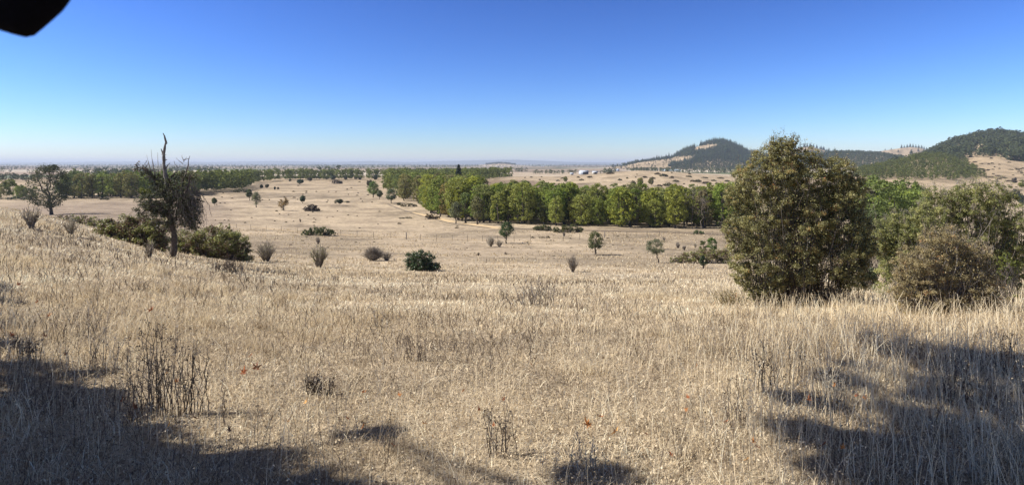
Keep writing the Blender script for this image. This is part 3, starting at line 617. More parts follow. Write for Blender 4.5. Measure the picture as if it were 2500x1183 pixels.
for lab, lobes, Y, col, sd, kw in [
    ('dark brown brush heap in the middle of the pasture', [(748, 509, 10, 5), (762, 505, 12, 9), (773, 511, 9, 5)], None, (.05, .038, .033), 150, dict(canes=260, canepx=.6, twigtop=60)),
    ('grey brush heap in front of the far wood', [(815, 443, 6, 4), (825, 442, 8, 5), (832, 445, 5, 4)], None, (.06, .05, .045), 151, dict(canes=60, canepx=.4)),
    ('grey green low willow patch around the little spreading tree', [(822, 490, 6, 4), (835, 491, 10, 2.5), (848, 492, 8, 2.5)], None, (.085, .09, .055), 152, dict(canes=20)),
    ('brown low bramble at the foot of the tree belt corner', [(1045, 526, 8, 6), (1056, 528, 10, 7), (1068, 530, 8, 5)], None, (.085, .065, .04), 153, dict(canes=60, canepx=.5)),
    ('long low olive bramble beside the tree belt corner', [(985, 500, 10, 4), (1000, 499, 12, 5), (1012, 501, 8, 4)], None, (.085, .08, .045), 154, dict(canes=40)),
    ('small round green bramble beside the wide dull field tree', [(974, 496, 6, 5)], None, (.05, .06, .035), 155, dict(canes=20)),
    ('olive bramble mound at the foot of the belt, left of two', [(1310, 556, 10, 7), (1325, 553, 12, 9), (1340, 556, 9, 7)], None, (.08, .09, .04), 156, dict(canes=60)),
    ('long olive bramble mound at the foot of the belt, right of two', [(1358, 560, 11, 8), (1378, 557, 12, 10), (1400, 556, 14, 11), (1416, 559, 9, 8)], None, (.085, .095, .04), 157, dict(canes=80)),
    ('flat dead bramble spread on the pasture beyond the fence', [(1300, 579, 4, 2), (1322, 579, 10, 2.2), (1338, 578, 6, 3)], None, (.06, .055, .035), 158, dict(canes=20)),
    ('low green bramble strip in front of the left wood, by the gap', [(577, 466, 9, 4), (590, 464, 11, 5), (604, 466, 8, 4)], None, (.06, .07, .04), 159, dict(canes=20)),
    ('pale grey green bramble at the far left wood edge', [(22, 484, 12, 4), (40, 482, 14, 5), (58, 485, 10, 3)], None, (.09, .11, .07), 160, dict(canes=20)),
    ('low grey bramble in front of the left wood centre', [(250, 485, 10, 3), (262, 484, 9, 4)], None, (.09, .095, .07), 161, dict(canes=20)),
    ('brown low hedge patch beside the bend of the track', [(952, 453, 7, 3), (962, 454, 6, 3)], None, (.07, .06, .04), 162, dict(canes=10)),
    ('green low weeds patch in the dip of the pasture', [(980, 532, 9, 2), (998, 531, 12, 2.2)], None, (.055, .06, .035), 163, dict(canes=10)),
    ('dead heather coloured patch beside the green weeds patch', [(975, 545, 6, 1.8)], None, (.05, .045, .03), 164, dict(canes=6)),
    ('low green patch by the bank at the right foot of the belt', [(1700, 566, 8, 6), (1712, 567, 8, 5)], None, (.06, .09, .035), 165, dict(canes=10)),
    ]:
    Y = None
    o = dict(canes=30, canepx=.4); o.update(kw)
    mound('bramble_patch', lab, 'bramble', lobes, Y, M_farcrown, sd, leafpx=1.9, cover_=1.0, color=col, **o)

# shrubs dotted over the rise and the dry slope (copies of four mounds)
def low_mound(seed):
    rg = np.random.default_rng(seed); g = G(); n = 26
    a = rg.uniform(0, 6.28, n); q = rg.uniform(0, 1, n) ** .5
    C = np.stack([np.cos(a) * q * .42, np.sin(a) * q * .42, .10 + .28 * (1 - q) * rg.uniform(.5, 1, n)], 1)
    leafcloud(g, C, .13 * rg.uniform(.7, 1.3, n), 26, .085, rg); return g.mesh('low_shrub', M_farcrown)
LM = [low_mound(i) for i in range(4)]
rise = [(1490, 422, 24, 6), (1605, 423, 22, 6), (1620, 427, 24, 9), (1640, 421, 6, 4), (1574, 431, 14, 6), (1593, 434, 18, 6), (1513, 438, 14, 6), (1531, 434, 7, 5), (1552, 432, 5, 4), (1640, 432, 12, 7), (1650, 441, 22, 6), (1632, 450, 32, 9), (1610, 452, 20, 6), (1660, 455, 22, 6), (1682, 430, 20, 5), (1704, 441, 22, 8), (1725, 445, 26, 8), (1690, 441, 14, 6), (1742, 440, 16, 5), (1760, 434, 24, 4), (1700, 462, 20, 5), (1680, 468, 22, 5), (1506, 460, 12, 7), (1518, 461, 10, 5), (1478, 460, 7, 4), (1460, 455, 6, 3), (1362, 440, 10, 5), (1376, 434, 20, 5), (1318, 438, 7, 4), (1400, 448, 12, 4), (1388, 450, 8, 4), (1420, 438, 14, 5), (1440, 431, 18, 6), (1412, 432, 10, 5), (1364, 448, 6, 3), (1297, 432, 8, 4), (1282, 433, 6, 3), (1750, 447, 10, 5), (1775, 441, 18, 5), (1730, 452, 9, 5), (1670, 448, 6, 4), (1570, 464, 16, 4), (1660, 476, 14, 5), (1322, 431, 6, 3), (1630, 417, 6, 4), (1684, 424, 10, 4), (1720, 433, 20, 4), (1555, 425, 4, 3)]
slope = [(2380, 395, 12, 4), (2414, 400, 8, 4), (2422, 398, 10, 4), (2392, 411, 14, 4), (2413, 414, 10, 3), (2403, 417, 5, 3), (2424, 413, 9, 3), (2440, 411, 5, 3), (2480, 411, 7, 3), (2491, 412, 8, 3), (2400, 420, 6, 2), (2425, 424, 7, 3), (2438, 428, 9, 3), (2418, 432, 20, 3), (2448, 433, 22, 4), (2442, 437, 12, 3), (2430, 442, 20, 3), (2462, 442, 18, 3), (2450, 453, 11, 4), (2466, 455, 12, 4), (2495, 422, 8, 4), (2500, 427, 8, 3), (2495, 440, 14, 4), (2405, 425, 5, 3), (2455, 465, 12, 6), (2200, 466, 12, 4), (2202, 470, 6, 6), (2212, 474, 8, 4), (2420, 386, 8, 4), (2372, 401, 6, 3)]
_r = np.random.default_rng(44)
slope += [(float(_r.uniform(2385, 2500)), float(_r.uniform(392, 470)), float(_r.uniform(4, 14)), float(_r.uniform(2, 4))) for _ in range(34)]
brown = [(.055, .045, .03), (.06, .06, .035), (.045, .05, .03), (.075, .06, .04)]
def dot(px, py, w, h, lab, grp, i, cat='shrub'):
    p = at(px, py); s = p[1] / F
    o = bpy.data.objects.new('low_shrub', LM[i % 4]); COL.objects.link(o); o.location = p - np.array([0, 0, .05]); o.rotation_euler = (0, 0, i * 1.7)
    o.scale = (w * s, w * s * .8, max(h, 3) * s * 2.4); o.color = (*brown[(i * 7) % 4], 1); tag(o, lab, cat, grp)
for i, (a, b_, w, h) in enumerate(rise): dot(a, b_ + h * .45, w, h, 'low dark shrub dotted over the pale rise behind the tree belt', 'low shrubs on the rise', i)
for i, (a, b_, w, h) in enumerate(slope): dot(a, b_ + h * .45, w, h, 'low dark shrub dotted over the dry hillside at the right edge', 'low shrubs on the right hillside', i)
rg = np.random.default_rng(5)
for i in range(70):      # little weeds and bushes of the pasture
    a, b_ = rg.uniform(520, 930), rg.uniform(443, 545)
    dot(a, b_, rg.uniform(3, 9), rg.uniform(1.5, 3.5), 'tiny dry weed clump scattered on the wide pasture', 'weed clumps on the pasture', i, 'weed')
for i in range(60):
    a, b_ = rg.uniform(430, 1750), rg.uniform(545, 625)
    if 1200 < a and b_ < 575: continue
    dot(a, b_, rg.uniform(4, 12), rg.uniform(1.5, 3.5), 'small dry weed clump on the slope above the fence line', 'weed clumps on the slope', i, 'weed')

# ------------------------------------------------------------------ woods: individual trees (nearest 280) and far masses
PROT = []
for i in range(7):
    H = 12.0
    tg, cg = gen_tree(300 + i, H, [7.4, 6.2, 8.2, 6.8, 6.0, 8.6, 7.0][i], cb=[.02, .04, .0, .06, .0, .03, .08][i], leaf=.40, ncl=210, nl=26, clr=.20, gaps=.18, limbs=10, tr=.016, shape=.45, boxy=4.5)
    PROT.append((tg.mesh('trunk', M_bark, smooth=True), cg.mesh('crown', M_crown)))
LOD = []
for i in range(4):
    tg, cg = gen_tree(400 + i, 12.0, [7.5, 8.5, 6.5, 8][i], cb=.04, leaf=.95, ncl=52, nl=9, clr=.30, gaps=.03, limbs=2, shape=.5, boxy=3.2)
    LOD.append(cg.arrays())
def shrink(lod, n, seed, fac):
    V, Q, R = lod; rg = np.random.default_rng(seed); k = rg.choice(len(Q), n, replace=False)
    P = V[Q[k]]; c = P.mean(1, keepdims=True); P = c + (P - c) * fac
    return P.reshape(-1, 3), np.arange(n * 4).reshape(n, 4), R[k]
VLOD = [shrink(l, 46, i, 2.4) for i, l in enumerate(LOD)]
def conifer(seed, n=9, m=6):
    rg = np.random.default_rng(seed); g = G()
    t = np.linspace(0, 1, n); C = []; N = []; s_ = []
    for i, z in enumerate(t):
        r = (1 - z) ** .8 * .19 + .012
        k = max(3, int(m * (1 - z) + 3)); a = rg.uniform(0, 6.28) + np.arange(k) * 6.28 / k + rg.normal(size=k) * .2
        C.append(np.stack([np.cos(a) * r * .55, np.sin(a) * r * .55, np.full(k, .08 + z * .88) + rg.normal(size=k) * .015], 1))
        N.append(unit(np.stack([np.cos(a) * .5, np.sin(a) * .5, np.full(k, .8)], 1))); s_.append(np.full(k, r * 1.5))
    C, N, s_ = map(np.concatenate, (C, N, s_)); quads(g, C, N, s_, rg.uniform(0, 1, len(C)), .8, rg)
    return g.arrays()
CON = [conifer(i) for i in range(4)]
def stamp(g, protos, P, H, rz, rvar, protoH, which=None, wid=1.0):
    """merge many copies: P (N,3), H heights"""
    rg = np.random.default_rng(len(P)); which = rg.integers(0, len(protos), len(P)) if which is None else which
    for j, (V, Q, R) in enumerate(protos):
        k = np.nonzero(which == j)[0]
        if not len(k): continue
        s = (H[k] / protoH)[:, None]; c, sn = np.cos(rz[k])[:, None], np.sin(rz[k])[:, None]
        x = V[None, :, 0] * s * wid; y = V[None, :, 1] * s * wid; z = V[None, :, 2] * s
        W3 = np.stack([x * c - y * sn + P[k, 0:1], x * sn + y * c + P[k, 1:2], z + P[k, 2:3]], -1)
        QQ = Q[None] + (np.arange(len(k)) * len(V))[:, None, None]
        r = np.clip(R[None] * .6 + rvar[k][:, None] * .4, 0, 1)
        g.add(W3, QQ, r.ravel())
def scatter(poly, spacing, seed, jitter=.45, Ymin=0, Ymax=1e9):
    """poisson-like positions inside a polygon of ground points (world x, y)"""
    p = np.array(poly); rg = np.random.default_rng(seed)
    x0, y0 = p.min(0); x1, y1 = p.max(0)
    X, Y = np.meshgrid(np.arange(x0, x1, spacing), np.arange(y0, y1, spacing)); X[::2] += spacing / 2
    X = X.ravel() + rg.normal(size=X.size) * spacing * jitter * .6; Y = Y.ravel() + rg.normal(size=Y.size) * spacing * jitter * .6
    k = inpoly(X, Y, p); return X[k], Y[k]
gnd = lambda l: [tuple(at(a, b_)[:2]) for a, b_ in l]
far = lambda l: [tuple(on(a, Yy)[:2]) for a, Yy in l]        # (px, distance)
WOODS = [   # name of stretch, polygon, spacing, label stem, height range, mix
 ('belt', far([(1040, 216), (1110, 188), (1172, 180), (1220, 176), (1300, 172), (1480, 166), (1600, 164), (1740, 162), (1840, 160), (1840, 192), (1740, 196), (1480, 200), (1300, 206), (1200, 215), (1120, 240), (1040, 262)]), 4.9, (8.0, 13.2)),
 ('corner', far([(1030, 262), (1160, 240), (1190, 300), (1160, 380), (1100, 380), (1000, 380), (955, 330), (985, 290)]), 9.0, (11, 14)),
 ('left', far([(-120, 300), (0, 308), (80, 305), (95, 322), (-120, 330)]), 6.5, (7.5, 11)),
 ('left', far([(150, 312), (350, 316), (480, 345), (600, 410), (612, 500), (615, 540), (560, 480), (470, 410), (340, 355), (150, 345)]), 7.0, (11.5, 15.5)),
 ('far', far([(610, 545), (690, 650), (830, 680), (945, 690), (945, 730), (830, 730), (690, 705), (600, 610)]), 9.5, (11.5, 14.5)),
 ('right', far([(2085, 118), (2150, 112), (2230, 118), (2275, 122), (2275, 150), (2100, 150)]), 6.5, (12, 15)),
]
GREENS = {'belt': [(.145, .175, .036), (.125, .165, .032), (.165, .18, .045), (.18, .195, .036), (.13, .145, .05), (.15, .15, .055)],
 'corner': [(.13, .155, .036), (.15, .17, .04), (.10, .125, .045), (.165, .15, .05), (.14, .165, .035), (.15, .14, .06)],
 'left': [(.115, .15, .042), (.14, .17, .045), (.095, .12, .045), (.14, .135, .052), (.13, .165, .038)],
 'far': [(.09, .105, .045), (.075, .095, .045), (.12, .09, .055), (.10, .11, .05), (.085, .10, .05)],
 'right': [(.15, .19, .035), (.13, .165, .04), (.11, .14, .04)]}
LAB = {'belt': ('leafy green tree of the dense belt across the middle of the pasture', 'trees of the belt across the middle'),
 'corner': ('broad leafy tree in the wood behind the left end of the belt', 'trees of the wood behind the belt'),
 'left': ('dark green tree along the edge of the left hand wood', 'trees of the left hand wood'),
 'far': ('tree in the long line closing the far end of the pasture', 'trees closing the far pasture'),
 'right': ('bright green tree in the hollow behind the right hand bushes', 'bright trees behind the right hand bushes')}
allt = []
for wi, (nm, poly, sp, hr) in enumerate(WOODS):
    X, Y = scatter(poly, sp, 60 + wi); rg = np.random.default_rng(wi)
    for x, y in zip(X, Y): allt.append((math.hypot(x, y), x, y, nm, rg.uniform(*hr), int(rg.integers(0, 100)), rg.uniform(0, 6.28)))
allt.sort()
special = {  # one-off colours placed by position along the belt: px -> (colour, label)
 1095: ((.165, .13, .045), 'orange tinted autumn tree near the left end of the belt'),
 1405: ((.20, .19, .04), 'bright yellow leaved tree in the middle of the belt'),
 1655: ((.19, .20, .04), 'yellow green tree towards the right end of the belt'),
 1535: ((.14, .13, .075), 'drab thinning brown green tree in the right half of the belt'),
 1705: ((.15, .13, .07), 'sparse brownish tree near the bare snags of the belt')}
used_sp = set(); rest = []; count = 0
for d, x, y, nm, h, k, rz in allt:
    z = float(gz(x, y)); px, _ = proj(np.array([x, y, z]))
    if count >= 290 or px < -160 or px > 2650: rest.append((x, y, z, h, rz)); continue
    count += 1; col = GREENS[nm][k % len(GREENS[nm])]; lab, grp = LAB[nm]
    for sx in special:
        if nm == 'belt' and sx not in used_sp and abs(px - sx) < 14 and d < 290: used_sp.add(sx); col, lab = special[sx]; grp = 'trees of the belt across the middle'
    tm, cm = PROT[k % len(PROT)]
    if nm == 'left' and px < 110: h *= .72
    if nm == 'belt' and px < 1180: h *= 1.12
    root = thing('woodland_tree', lab, 'tree', (x, y, z - .1), grp); root.rotation_euler = (0, 0, rz); s = h / 12; root.scale = (s, s, s)
    t = bpy.data.objects.new('trunk', tm); COL.objects.link(t); t.parent = root
    c = bpy.data.objects.new('crown', cm); COL.objects.link(c); c.parent = root
    v = .8 + .4 * ((k * 37) % 100) / 100; c.color = (col[0] * v, col[1] * v, col[2] * v, 1)
g = G(); R_ = np.array(rest); 
def add_wood(g, poly, sp, hr, seed, protos=LOD, pH=12.0, wid=1.0):
    X, Y = scatter(poly, sp, seed); rg = np.random.default_rng(seed); n = len(X)
    stamp(g, protos, np.stack([X, Y, gz(X, Y) - .2], 1), rg.uniform(*hr, n), rg.uniform(0, 6.28, n), rg.uniform(0, 1, n), pH, wid=wid)
rg = np.random.default_rng(3)
if len(R_): stamp(g, LOD, R_[:, :3], R_[:, 3], R_[:, 4], rg.uniform(0, 1, len(R_)), 12.0)
add_wood(g, far([(950, 345), (1000, 385), (1160, 385), (1185, 420), (1160, 560), (1215, 610), (1252, 700), (1200, 800), (950, 780), (945, 700), (942, 560), (938, 480)]), 9.5, (11, 15), 71)
wd = g.build('woodland', M_farcrown); wd.color = (.135, .155, .045, 1); tag(wd, 'green and yellow green wood reaching away behind the belt', 'wood', kind='stuff')
# lone conifer in the wood, snags in the belt
def big_conifer():
    loc = at(1120, 470); loc = on(1120, 330); H = 17.5; rg = np.random.default_rng(8); t, c = G(), G()
    tubes(t, np.array([[0, 0, -.2], [0, 0, H * .5], [0, 0, H]]), np.array([.3, .18, .03]), 7)
    n = 300; z = rg.uniform(.1, 1, n) ** .9; a = rg.uniform(0, 6.28, n); L_ = (1 - z) ** .75 * 4.6 * rg.uniform(.7, 1.1, n) + .2
    A = np.stack([a * 0, a * 0, z * H], 1); B = A + np.stack([np.cos(a) * L_, np.sin(a) * L_, -.22 * L_], 1)
    tubes(t, curves(A, B, 4, .02, .04, rg), np.linspace(.05, .01, 4)[None] * np.ones((n, 1)), 3)
    m_ = 16; f = rg.uniform(.25, 1.05, (n * m_, 1)); C = lerp(np.repeat(A, m_, 0), np.repeat(B, m_, 0), f) + rg.normal(size=(n * m_, 3)) * .16
    quads(c, C, unit(rg.normal(size=C.shape) * .5 + [0, 0, 1]), .5, rg.uniform(0, .8, n * m_), .6, rg)
    root = thing('fir_tree', 'single dark pointed conifer rising among the broadleaf wood', 'tree', loc)
    t.build('trunk', M_bark, root); o = c.build('crown', M_crown, root); o.color = (.03, .045, .03, 1)
big_conifer()
for px, Y, h, sd, lab in [(1690, 163, 11.5, 1, 'tall leafless snag standing in the right part of the belt'), (1672, 166, 9.5, 2, 'leafless pole like snag left of the tall snag in the belt'), (1712, 160, 8.5, 3, 'short forked dead tree right of the tall snag')]:
    rg = np.random.default_rng(sd); g = G(); n = 26
    tubes(g, curves(np.zeros((1, 3)), np.array([[.3, 0, h]]), 9, .02, 0, rg), np.linspace(.10, .02, 9)[None], 6, .35)
    z = rg.uniform(.35, .95, n) * h; A = np.stack([z * 0, z * 0, z], 1) + np.stack([z / h * .3, z * 0, z * 0], 1); B = A + rg.normal(size=(n, 3)) * np.array([1.1, 1.1, .3]) + [0, 0, 1.3]
    P = curves(A, B, 5, .06, 0, rg); tubes(g, P, np.linspace(.035, .01, 5)[None] * np.ones((n, 1)), 4, .35)
    B2 = P[:, 2] + rg.normal(size=(n, 3)) * .6 + [0, 0, .5]; tubes(g, curves(P[:, 2], B2, 4, .06, 0, rg), np.linspace(.03, .01, 4)[None] * np.ones((n, 1)), 3, .7)
    o = g.build('dead_tree', M_twig); o.location = on(px, Y); tag(o, lab, 'dead tree')

# hillside forests
def hill_forest(name, lab, col, xr, yr, sp, hr, protos, pH, seed, clear, only=None, wid=1.0, vcol=None, thin=0, minz=-14):
    poly = far([(xr[0], yr[0]), (xr[1], yr[0]), (xr[1], yr[1]), (xr[0], yr[1])])
    X, Y = scatter(poly, sp, seed); Z = gz(X, Y); px, py = proj(np.stack([X, Y, Z], -1)); rg = np.random.default_rng(seed)
    k = np.ones(len(X), bool); k &= Z > minz
    for c in clear: k &= ~inpoly(px + rg.normal(size=len(px)) * 2.0, py + rg.normal(size=len(px)) * 1.0, c)
    if only: k &= inpoly(px, py, only)
    if thin: k &= rg.uniform(0, 1, len(X)) > thin
    X, Y, Z = X[k], Y[k], Z[k]; n = len(X); g = G()
    stamp(g, protos, np.stack([X, Y, Z - .4], 1), rg.uniform(*hr, n) * rg.choice([.8, 1, 1, 1.1, 1.3], n), rg.uniform(0, 6.28, n), rg.uniform(0, 1, n), pH, wid=wid)
    o = g.build(name, M_farcrown); o.color = (*col, 1); tag(o, lab, 'forest', kind='stuff'); return o
A1 = [(1692, 372), (1697, 357), (1722, 354), (1748, 352), (1754, 360), (1735, 366)]
A2 = [(1500, 420), (1500, 408), (1540, 404), (1570, 397), (1600, 391), (1650, 383), (1700, 381), (1690, 392), (1640, 402), (1610, 414)]
hill_forest('forest', 'dark conifer forest covering the pointed hill behind the rise', (.038, .058, .036), (1600, 2040), (1950, 2950), 12, (12, 24), CON, 1.0, 81, [A1, A2, [(1400, 500), (1400, 300), (1580, 300), (1580, 500)]], wid=1.1)
hill_forest('forest', 'dark oak woodland on the lower flanks of the pointed hill', (.046, .060, .034), (1600, 2060), (1650, 2250), 9.5, (8, 12), VLOD, 12.0, 82, [A1, A2, [(1400, 500), (1400, 300), (1640, 300), (1640, 500)]], minz=-17)
hill_forest('forest', 'scattered oaks over the grassy left shoulder of the pointed hill', (.035, .047, .03), (1490, 1700), (1700, 2650), 20, (7, 11), VLOD, 12.0, 83, [A1], thin=.72, minz=-16)
hill_forest('forest', 'band of trees along the left skyline of the pointed hill', (.04, .058, .036), (1520, 1720), (2380, 2700), 12, (8, 15), CON, 1.0, 89, [A1], wid=1.5, thin=.15)
hill_forest('forest', 'dark wooded ridge between the pointed hill and the round hill', (.05, .066, .034), (1860, 2330), (1600, 2400), 9.5, (8, 12), VLOD, 12.0, 84, [])
hill_forest('forest', 'round hill wholly covered in dark green oaks', (.088, .102, .034), (2040, 2450), (560, 1080), 7.2, (6, 9), [shrink(l, 150, i, 1.35) for i, l in enumerate(LOD)], 12.0, 85, [], minz=-15.5, only=[(2030, 480), (2030, 436), (2090, 415), (2130, 403), (2180, 393), (2240, 378), (2285, 373), (2325, 380), (2362, 398), (2395, 424), (2425, 450), (2440, 480)])
E1 = [(2330, 420), (2345, 396), (2362, 386), (2395, 384), (2438, 379), (2447, 388), (2445, 402), (2470, 405), (2480, 395), (2520, 396), (2800, 400), (2800, 560), (2300, 560)]
E2 = [(2328, 355), (2352, 353), (2350, 362), (2330, 362)]; E3 = [(2372, 382), (2378, 362), (2392, 362), (2388, 384)]
hill_forest('forest', 'mixed conifer and oak forest over the high right hill', (.055, .068, .036), (2180, 2900), (900, 1700), 9.0, (8, 17), CON + [(V / 12, Q, R) for V, Q, R in VLOD], 1.0, 86, [E1, E2, E3, [(2380, 352), (2410, 356), (2404, 366), (2384, 362)], [(2300, 372), (2320, 366), (2326, 374), (2306, 380)]], wid=1.25)
rg = np.random.default_rng(14)
for i in range(34):     # conifers one can tell apart on the grassy knolls at the skyline
    px = [2201, 2208, 2215, 2222, 2229, 2236, 2243, 2250, 2256, 2262, 2268, 2220, 2226, 2232, 2224, 2238, 2242, 2195, 2199, 2193, 2161, 2176, 1955, 1963, 1971, 1978, 1986, 1994, 2002, 2010, 2018, 2005, 2012, 2022][i]
    Yd = 3200 if i < 11 or i > 19 else rg.uniform(2700, 3000)
    V, Q, R = CON[i % 4]; h = rg.uniform(14, 26) if i not in (20, 21) else 12
    g = G(); g.add(V * np.array([1.5, 1.5, 1]) * h, Q, R); tubes(g, np.array([[0, 0, -1], [0, 0, h * .5], [0, 0, h * .97]]), np.array([.6, .5, .1]), 4)
    o = g.build('skyline_conifer', M_farcrown); o.location = on(px, Yd); o.color = (.03, .042, .03, 1)
    right = px > 2100
    tag(o, 'dark conifer on the bald grassy knoll left of the high right hill' if right else 'dark conifer on the bald knoll showing above the thorn bush', 'tree', 'conifers on the right bald knoll' if right else 'conifers on the left bald knoll')

# far tree lines of the plain
g = G()
for i, (u0, u1, Yd, dp, h, sp) in enumerate([
    (-200, 330, 640, 60, 8, 13), (180, 420, 860, 110, 11, 13), (330, 520, 1150, 60, 11, 16), (-200, 330, 1300, 40, 9, 22), (420, 760, 1500, 70, 10, 15), (780, 830, 1150, 60, 14, 14), (560, 900, 2400, 60, 9, 20),
    (-300, 640, 2500, 90, 9, 24), (880, 1100, 1900, 40, 8, 26), (900, 1180, 3100, 120, 12, 26), (-400, 900, 4200, 160, 12, 34), (600, 1250, 5600, 200, 13, 40), (-400, 1800, 8000, 300, 16, 60), (-400, 1900, 11500, 500, 20, 90), (-500, 1900, 16000, 800, 26, 130), (-400, 1600, 6600, 200, 14, 46), (-400, 1500, 9500, 300, 18, 70), (-400, 700, 3400, 110, 10, 26), (700, 1600, 4400, 120, 11, 30), (-400, 300, 1900, 60, 10, 18), (200, 500, 2100, 80, 10, 18), (1500, 1900, 3600, 100, 12, 28),
    (1130, 1180, 1500, 60, 7, 16), (1240, 1290, 1350, 50, 11, 14), (1300, 1410, 1080, 60, 8, 12), (1330, 1500, 1250, 50, 8, 18), (1400, 1540, 1800, 60, 9, 20), (1430, 1500, 1020, 60, 10, 10), (1540, 1650, 1280, 60, 10, 11), (1640, 1800, 1150, 60, 8, 10), (1250, 1500, 3300, 80, 9, 34), (1700, 2000, 820, 40, 5, 12), (1420, 1580, 2300, 60, 12, 16), (1530, 1920, 1640, 70, 9, 10), (1700, 1960, 1350, 60, 8, 12)]):
    X, Y = scatter(far([(u0, Yd), (u1, Yd * 1.02), (u1, Yd * 1.02 + dp), (u0, Yd + dp)]), sp, 500 + i); r_ = np.random.default_rng(i); k = fbm(X / (sp * 9), Y / 90, i, 3) > .44; X, Y = X[k], Y[k]; n = len(X)
    if n: stamp(g, VLOD if Yd > 700 else LOD, np.stack([X, Y, gz(X, Y) - .4], 1), h * r_.uniform(.6, 1.25, n), r_.uniform(0, 6.28, n), r_.uniform(0, 1, n), 12.0, wid=1.2)
o = g.build('distant_trees', M_farcrown); o.color = (.06, .075, .036, 1); tag(o, 'lines of distant trees and hedges across the flat valley floor', 'trees', kind='stuff')
g = G(); X, Y = scatter(far([(1186, 5000), (1258, 5000), (1258, 5500), (1186, 5500)]), 22, 9); n = len(X); r_ = np.random.default_rng(1)
stamp(g, VLOD, np.stack([X, Y, gz(X, Y) - 1], 1), r_.uniform(10, 17, n), r_.uniform(0, 6.28, n), r_.uniform(0, .6, n), 12.0, wid=1.4)
o = g.build('butte_trees', M_farcrown); o.color = (.045, .055, .035, 1); tag(o, 'dark wood on the small lone butte standing on the horizon', 'wood', kind='stuff')

# ------------------------------------------------------------------ farm
M_white = plain('white_sheet_metal', (.50, .54, .60), .5, (.42, .46, .52), .3); M_roof = plain('roof_metal', (.50, .53, .57), .45, (.42, .45, .5), .4); M_dark = plain('dark_inside', (.02, .02, .022), .9)
M_cream = plain('cream_wall', (.48, .45, .39), .7, (.42, .39, .33), .5); M_glass = plain('greenhouse_glazing', (.45, .55, .62), .3, (.55, .63, .68), .2, .5)
def gable(name, lab, cat, px, py, w, d, h, rise_, rz, wallm, roofm, openings=(), posts=0):
    loc = at(px, py); root = thing(name, lab, cat, loc); root.rotation_euler = (0, 0, rz)
    g = G(); box(g, -w / 2, w / 2, -d / 2, d / 2, -.5, h)
    gg = [(-w / 2, -d / 2, h), (-w / 2, d / 2, h), (-w / 2, 0, h + rise_), (-w / 2, 0, h + rise_)]; g.add(gg, [(0, 1, 2, 3)])
    gg = [(w / 2, d / 2, h), (w / 2, -d / 2, h), (w / 2, 0, h + rise_), (w / 2, 0, h + rise_)]; g.add(gg, [(0, 1, 2, 3)])
    g.build('wall', wallm, root)
    r = G(); o_ = .5; t_ = .15
    for sgn in (-1, 1):
        y0 = sgn * (d / 2 + o_); z0 = h - o_ * rise_ / (d / 2)
        V = [(-w / 2 - o_, y0, z0 + .05), (w / 2 + o_, y0, z0 + .05), (w / 2 + o_, 0, h + rise_ + .05), (-w / 2 - o_, 0, h + rise_ + .05)]
        V += [(a, b_, c + t_) for a, b_, c in V]; r.add(V, [(3, 2, 1, 0), (4, 5, 6, 7), (0, 1, 5, 4), (1, 2, 6, 5), (2, 3, 7, 6), (3, 0, 4, 7)])
    r.build('roof', roofm, root)
    for (x0, x1, z1) in openings:
        q = G(); box(q, x0, x1, -d / 2 - .05, -d / 2 + .3, .05, z1); q.build('dark_opening', M_dark, root)  # near-black box on the solid wall stands in for the shaded interior
    return root
gable('barn', 'pale metal barn with a dark open front on the plain behind the rise', 'barn', 1425, 426, 13.5, 11, 5.4, 1.7, math.radians(12), M_white, M_roof, [(-3.2, 6.3, 4.6)])
gable('farmhouse', 'tiny white gabled house just behind the crest of the rise', 'house', 1507, 417.5, 9, 8, 3.2, 2.6, math.radians(60), M_white, M_white, [(-1, 1, 2)])
gable('shed', 'tiny cream shed left of the pale metal barn', 'shed', 1396, 427, 5, 4, 2.4, 1.2, 0, M_cream, M_roof, [(-1, 1, 2)])
gable('shed', 'little pale shed right of the pale metal barn', 'shed', 1452, 425, 4.5, 3, 2.0, .8, .2, M_cream, M_roof, [(-1, 1, 1.8)])
def greenhouse():
    loc = on(1635, 1560); root = thing('greenhouse', 'long low pale greenhouse roofs at the foot of the pointed hill', 'greenhouse', loc)
    for k in range(5):
        g = G(); w, d = 46, 9; x0 = -w / 2; n = 8; a = np.linspace(0, math.pi, n)
        V = []; 
        for x in (x0 + k * 2.0, x0 + w + k * 2.0):
            for t in a: V.append((x, (k - 2) * d + math.cos(t) * d / 2, 1.6 + math.sin(t) * 2.2))
        g.add(V, [(i, i + 1, n + i + 1, n + i) for i in range(n - 1)]); box(g, x0 + k * 2.0 + .02, x0 + w + k * 2.0 - .02, (k - 2) * d - d / 2 + .03, (k - 2) * d + d / 2 - .03, 0, 1.6)
        g.build('greenhouse_bay', M_glass, root)
greenhouse()
rg = np.random.default_rng(77)
for i in range(9):      # specks of far farm buildings
    px, Yd = rg.uniform(60, 1500), rg.uniform(3200, 9000); g = G(); w, d, h = rg.uniform(14, 30), rg.uniform(10, 18), rg.uniform(5, 8)
    box(g, -w / 2, w / 2, -d / 2, d / 2, -1, h * .6); V = [(-w / 2, -d / 2, h * .6), (w / 2, -d / 2, h * .6), (w / 2, 0, h), (-w / 2, 0, h), (-w / 2, d / 2, h * .6), (w / 2, d / 2, h * .6)]; g.add(V, [(0, 1, 2, 3), (3, 2, 5, 4), (0, 3, 3, 4), (1, 5, 2, 2)])
    o = g.build('farm_building', M_cream if i % 3 else M_white); o.location = on(px, Yd); o.rotation_euler = (0, 0, rg.uniform(0, 3)); tag(o, 'pale speck of a far farm building on the valley floor', 'building', 'far farm buildings')

